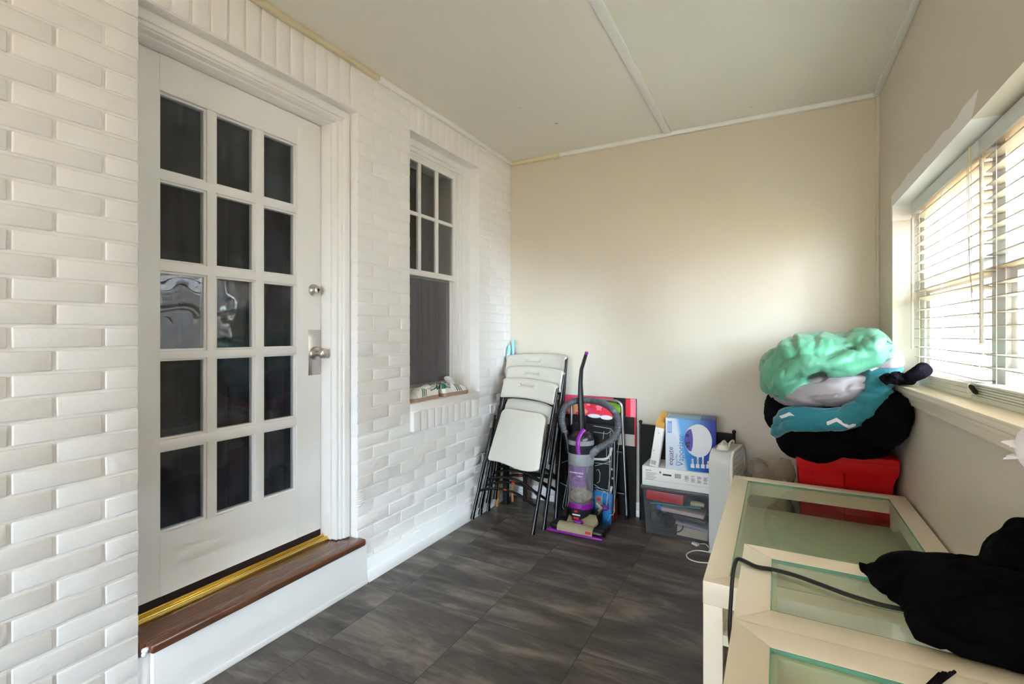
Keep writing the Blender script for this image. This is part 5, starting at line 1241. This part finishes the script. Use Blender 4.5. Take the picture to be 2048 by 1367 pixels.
# ================================================================== SHOES
def shoe(loc, rz, label, mirror, th=0.05):
    t = thing('sneaker', label, 'shoe', loc, (0, 0, rz), 'white sneakers on the brick wall window sill')
    Ls = 0.285; sg = -1 if mirror else 1
    st = [0.0, 0.02, 0.06, 0.12, 0.2, 0.3, 0.42, 0.52, 0.62, 0.72, 0.82, 0.9, 0.955, 0.985, 1.0]
    def hw(s): 
        base = 0.031 + 0.016 * max(0, min(1, (s - 0.2) / 0.45)); 
        if s < 0.06: base *= math.sqrt(max(0.02, 1 - ((0.06 - s) / 0.06) ** 2))
        if s > 0.74: base *= math.sqrt(max(0.004, 1 - ((s - 0.74) / 0.26) ** 2.2))
        return base
    def top(s):
        pts = [(0, 0.082), (0.06, 0.090), (0.16, 0.076), (0.30, 0.068), (0.42, 0.082), (0.55, 0.080), (0.68, 0.066), (0.82, 0.056), (0.93, 0.050), (1.0, 0.030)]
        for (a, p), (c, q) in zip(pts, pts[1:]):
            if s <= c: k = (s - a) / (c - a); k = k * k * (3 - 2 * k); return p + (q - p) * k
        return 0.03
    bendy = lambda s: sg * 0.010 * math.sin(s * PI)
    # sole
    b = MB(); rings = []
    for s in st:
        h = hw(s) + 0.003; x = s * Ls; y = bendy(s); rings.append([b.bm.verts.new((x, y - h, 0)), b.bm.verts.new((x, y - h - 0.001, 0.012)), b.bm.verts.new((x, y - h, 0.024)), b.bm.verts.new((x, y + h, 0.024)), b.bm.verts.new((x, y + h + 0.001, 0.012)), b.bm.verts.new((x, y + h, 0))])
    for a, c in zip(rings, rings[1:]):
        for k in range(6): b.bm.faces.new((a[k], a[(k + 1) % 6], c[(k + 1) % 6], c[k]))
    b.bm.faces.new(rings[0][::-1]); b.bm.faces.new(rings[-1]); b.build('sole', M['gum'], t, True)
    def S(s, ph, off=0.0):
        h = hw(s) - 0.001 + off; z0 = 0.022; zt = top(s) - z0 + off; x = s * Ls; y = bendy(s)
        c, sn = math.cos(ph), math.sin(ph)
        return V((x - (0.004 * sn if s < 0.05 else 0), y + h * (abs(c) ** 0.75) * (1 if c >= 0 else -1) * (1 - 0.25 * sn * (1 if s > 0.1 else 0.6)), z0 + zt * (sn ** 0.8 if sn > 0 else 0)))
    b = MB(); n = 14; rings = []
    for i in range(41):
        s = (i / 40); s = s ** 1.0
        rings.append([b.bm.verts.new(S(s, PI * k / n)) for k in range(n + 1)])
    for a, c in zip(rings, rings[1:]):
        for k in range(n): b.bm.faces.new((a[k], a[k + 1], c[k + 1], c[k]))
    b.bm.faces.new(rings[0]); b.bm.faces.new(rings[-1]); up = b.build('upper', M['shoe'], t, True, angle=60)
    def patch(nm, s0, s1, p0, p1, m, off, skew=0.0, nu=8, nv=10):
        b = MB(); b.sheet(lambda u, v: S(min(0.999, max(0.0, s0 + (s1 - s0) * u + skew * v)), p0 + (p1 - p0) * v, off), nu, nv)
        o = b.build(nm, m, t, True, angle=80); return o
    # collar opening, heel tab, toe cap, stripes, tongue
    b = MB(); ring = []
    for k in range(24):
        a = 2 * PI * k / 24; s = 0.205 + 0.155 * math.cos(a); y = bendy(s) + 0.021 * math.sin(a); ring.append(V((s * Ls, y, top(s) + 0.001 - 0.010 * abs(math.sin(a)))))
    b.tube(ring, 0.0045, 8, closed=True); b.build('collar', M['shoegrey'], t, True)
    b = MB(); vs = [b.bm.verts.new(p + V((0, 0, 0.0008))) for p in ring]; c = b.bm.verts.new((0.205 * Ls, 0, 0.066))
    for k in range(24): b.bm.faces.new((vs[k], vs[(k + 1) % 24], c))
    b.build('lining', M['shoein'], t, True)
    b = MB(); b.sheet(lambda u, v: S(0.0 + 0.10 * u, 0.42 + (PI - 0.84) * v, 0.0016), 6, 16); 
    b.sheet(lambda u, v: S(0.09 + 0.19 * u, 0.62 + 0.28 * v - 0.05 * u, 0.0016), 6, 4); b.sheet(lambda u, v: S(0.09 + 0.19 * u, PI - 0.62 - 0.28 * v + 0.05 * u, 0.0016), 6, 4)
    b.build('heel_tab', M['shoegreen'], t, True)
    for k in range(3):
        for side in (0, 1):
            s0 = 0.40 + 0.068 * k
            p = (lambda u, v, s0=s0, side=side: S(s0 + 0.036 * u + 0.085 * (1 - v), (0.05 + 0.95 * v) if side else PI - 0.05 - 0.95 * v, 0.0016))
            b = MB(); b.sheet(p, 3, 8); b.build('stripe', M['shoegreen'], t, True)
    b = MB(); b.sheet(lambda u, v: S(0.80 + 0.199 * u, 0.03 + (PI - 0.06) * v, 0.0012), 10, 16); b.build('toe_cap', M['shoegrey'], t, True)
    b = MB()
    def tg_(u, v):
        w = 0.026 + 0.008 * v; s = 0.50 - 0.13 * v
        return (s * Ls - 0.012 * v * v - 0.01, bendy(s) + (u - 0.5) * 2 * w * (1 - 0.15 * (2 * v - 1) ** 8), top(0.5) - 0.002 + th * v - 0.010 * (2 * u - 1) ** 2)
    b.sheet(tg_, 8, 8); o = b.build('tongue', M['shoe'], t, True, angle=80); sm = o.modifiers.new('s', 'SOLIDIFY'); sm.thickness = 0.007
    b = MB()
    for k in range(5):
        s = 0.45 + k * 0.05; q0, q1 = S(s, 0.95, 0.002), S(s + 0.01, PI - 0.95, 0.002); mid = (q0 + q1) / 2 + V((0, 0, 0.006)); b.tube(smooth_path([q0, mid, q1], 4), 0.0026, 6)
    b.build('laces', M['shoe'], t, True)
    return t
shoe((-0.048, 2.545, 0.8605), PI / 2, 'white sneaker with green stripes on the window sill, heel to the left, tongue standing up', False)
shoe((-0.055, 2.505, 0.8605), -PI / 2, 'white sneaker with green stripes half hidden by the brick edge, toe pointing left', True, 0.014)

# ================================================================== LIGHT AND CAMERA
w = bpy.data.worlds.new('World'); sc.world = w; w.use_nodes = True
nt = w.node_tree; bg = nt.nodes['Background']
tc = N(nt, 'ShaderNodeTexCoord'); sx = N(nt, 'ShaderNodeSeparateXYZ'); L(nt, tc.outputs['Generated'], sx.inputs[0])
cr = N(nt, 'ShaderNodeValToRGB'); mr = N(nt, 'ShaderNodeMapRange'); mr.inputs[1].default_value = -1; mr.inputs[2].default_value = 1
L(nt, sx.outputs['Z'], mr.inputs[0]); L(nt, mr.outputs[0], cr.inputs[0])
e = cr.color_ramp.elements; e[0].position = 0.47; e[0].color = (0.46, 0.33, 0.17, 1); e[1].position = 0.53; e[1].color = (0.78, 0.88, 1.02, 1)
x = cr.color_ramp.elements.new(0.85); x.color = (0.68, 0.82, 1.03, 1)
L(nt, cr.outputs[0], bg.inputs['Color']); bg.inputs['Strength'].default_value = WORLD = 5.5
def sunlight(name, energy, angle, colr, d):
    l = bpy.data.lights.new(name, 'SUN'); l.energy = energy; l.angle = angle; l.color = colr
    o = bpy.data.objects.new(name, l); col.objects.link(o); o.location = (6, 0, 6)
    o.rotation_euler = V(d).to_track_quat('-Z', 'Y').to_euler()
el, az = math.radians(20), math.radians(11)
sunlight('hazy_sun', 54.0, 1.2, (0.72, 0.86, 1.0), (-math.cos(el) * math.cos(az), math.cos(el) * math.sin(az), -math.sin(el)))
sunlight('cool_fill_sun', 6.0, 1.0, (0.62, 0.80, 1.0), (-0.45, 0.85, -0.24))  # second sun lamp, added as cool fill from the front side
# unseen lamp added behind the viewer as warm fill light
lamp = thing('fill_lamp', 'unseen round lamp added behind the viewer for warm fill light', 'lamp', (1.15, -1.6, H))
b = MB(); b.lathe([(0.15, 0.0), (0.15, -0.02), (0.13, -0.03)], (1.15, -1.6, H), 'Z', 28); b.build('base', M['trim'], lamp)
b = MB(); b.lathe([(0.125, -0.031), (0.12, -0.07), (0.08, -0.10), (0.03, -0.112)], (1.15, -1.6, H), 'Z', 28)
lm, nt_, p_, o_ = new_mat('lit_lamp_glass'); p_.inputs['Emission Color'].default_value = (1.0, 0.80, 0.55, 1); p_.inputs['Emission Strength'].default_value = 27.0
b.build('shade', lm, lamp)
def portal(nm, loc, rot, sx_, sy_):
    l = bpy.data.lights.new(nm, 'AREA'); l.shape = 'RECTANGLE'; l.size = sx_; l.size_y = sy_; l.cycles.is_portal = True
    o = bpy.data.objects.new(nm, l); col.objects.link(o); o.location = loc; o.rotation_euler = rot
portal('window_portal', (2.60, (RY0 + RY1) / 2, (RZ0 + RZ1) / 2), (0, PI / 2, 0), RZ1 - RZ0, RY1 - RY0)
portal('front_portal', ((fx0 + fx1) / 2, YF - 0.14, (fz0 + fz1) / 2), (PI / 2, 0, PI), fx1 - fx0, fz1 - fz0)

cam = bpy.data.cameras.new('Camera'); cam.sensor_width = 36.0; cam.lens = F / 2048 * 36.0; cam.shift_y = -(683.5 - HY) / 2048; cam.clip_start = 0.02
co = bpy.data.objects.new('Camera', cam); col.objects.link(co); co.location = CAM; co.rotation_euler = (PI / 2, 0, YAW); sc.camera = co
vs_ = sc.view_settings; vs_.view_transform = 'Standard'; vs_.look = 'None'; vs_.exposure = 1.47; vs_.gamma = 1.0; vs_.use_curve_mapping = False
try:
    sc.cycles.use_denoising = True; sc.cycles.max_bounces = 12; sc.cycles.diffuse_bounces = 6; sc.cycles.glossy_bounces = 4; sc.cycles.transparent_max_bounces = 24; sc.cycles.sample_clamp_indirect = 8.0
except Exception: pass
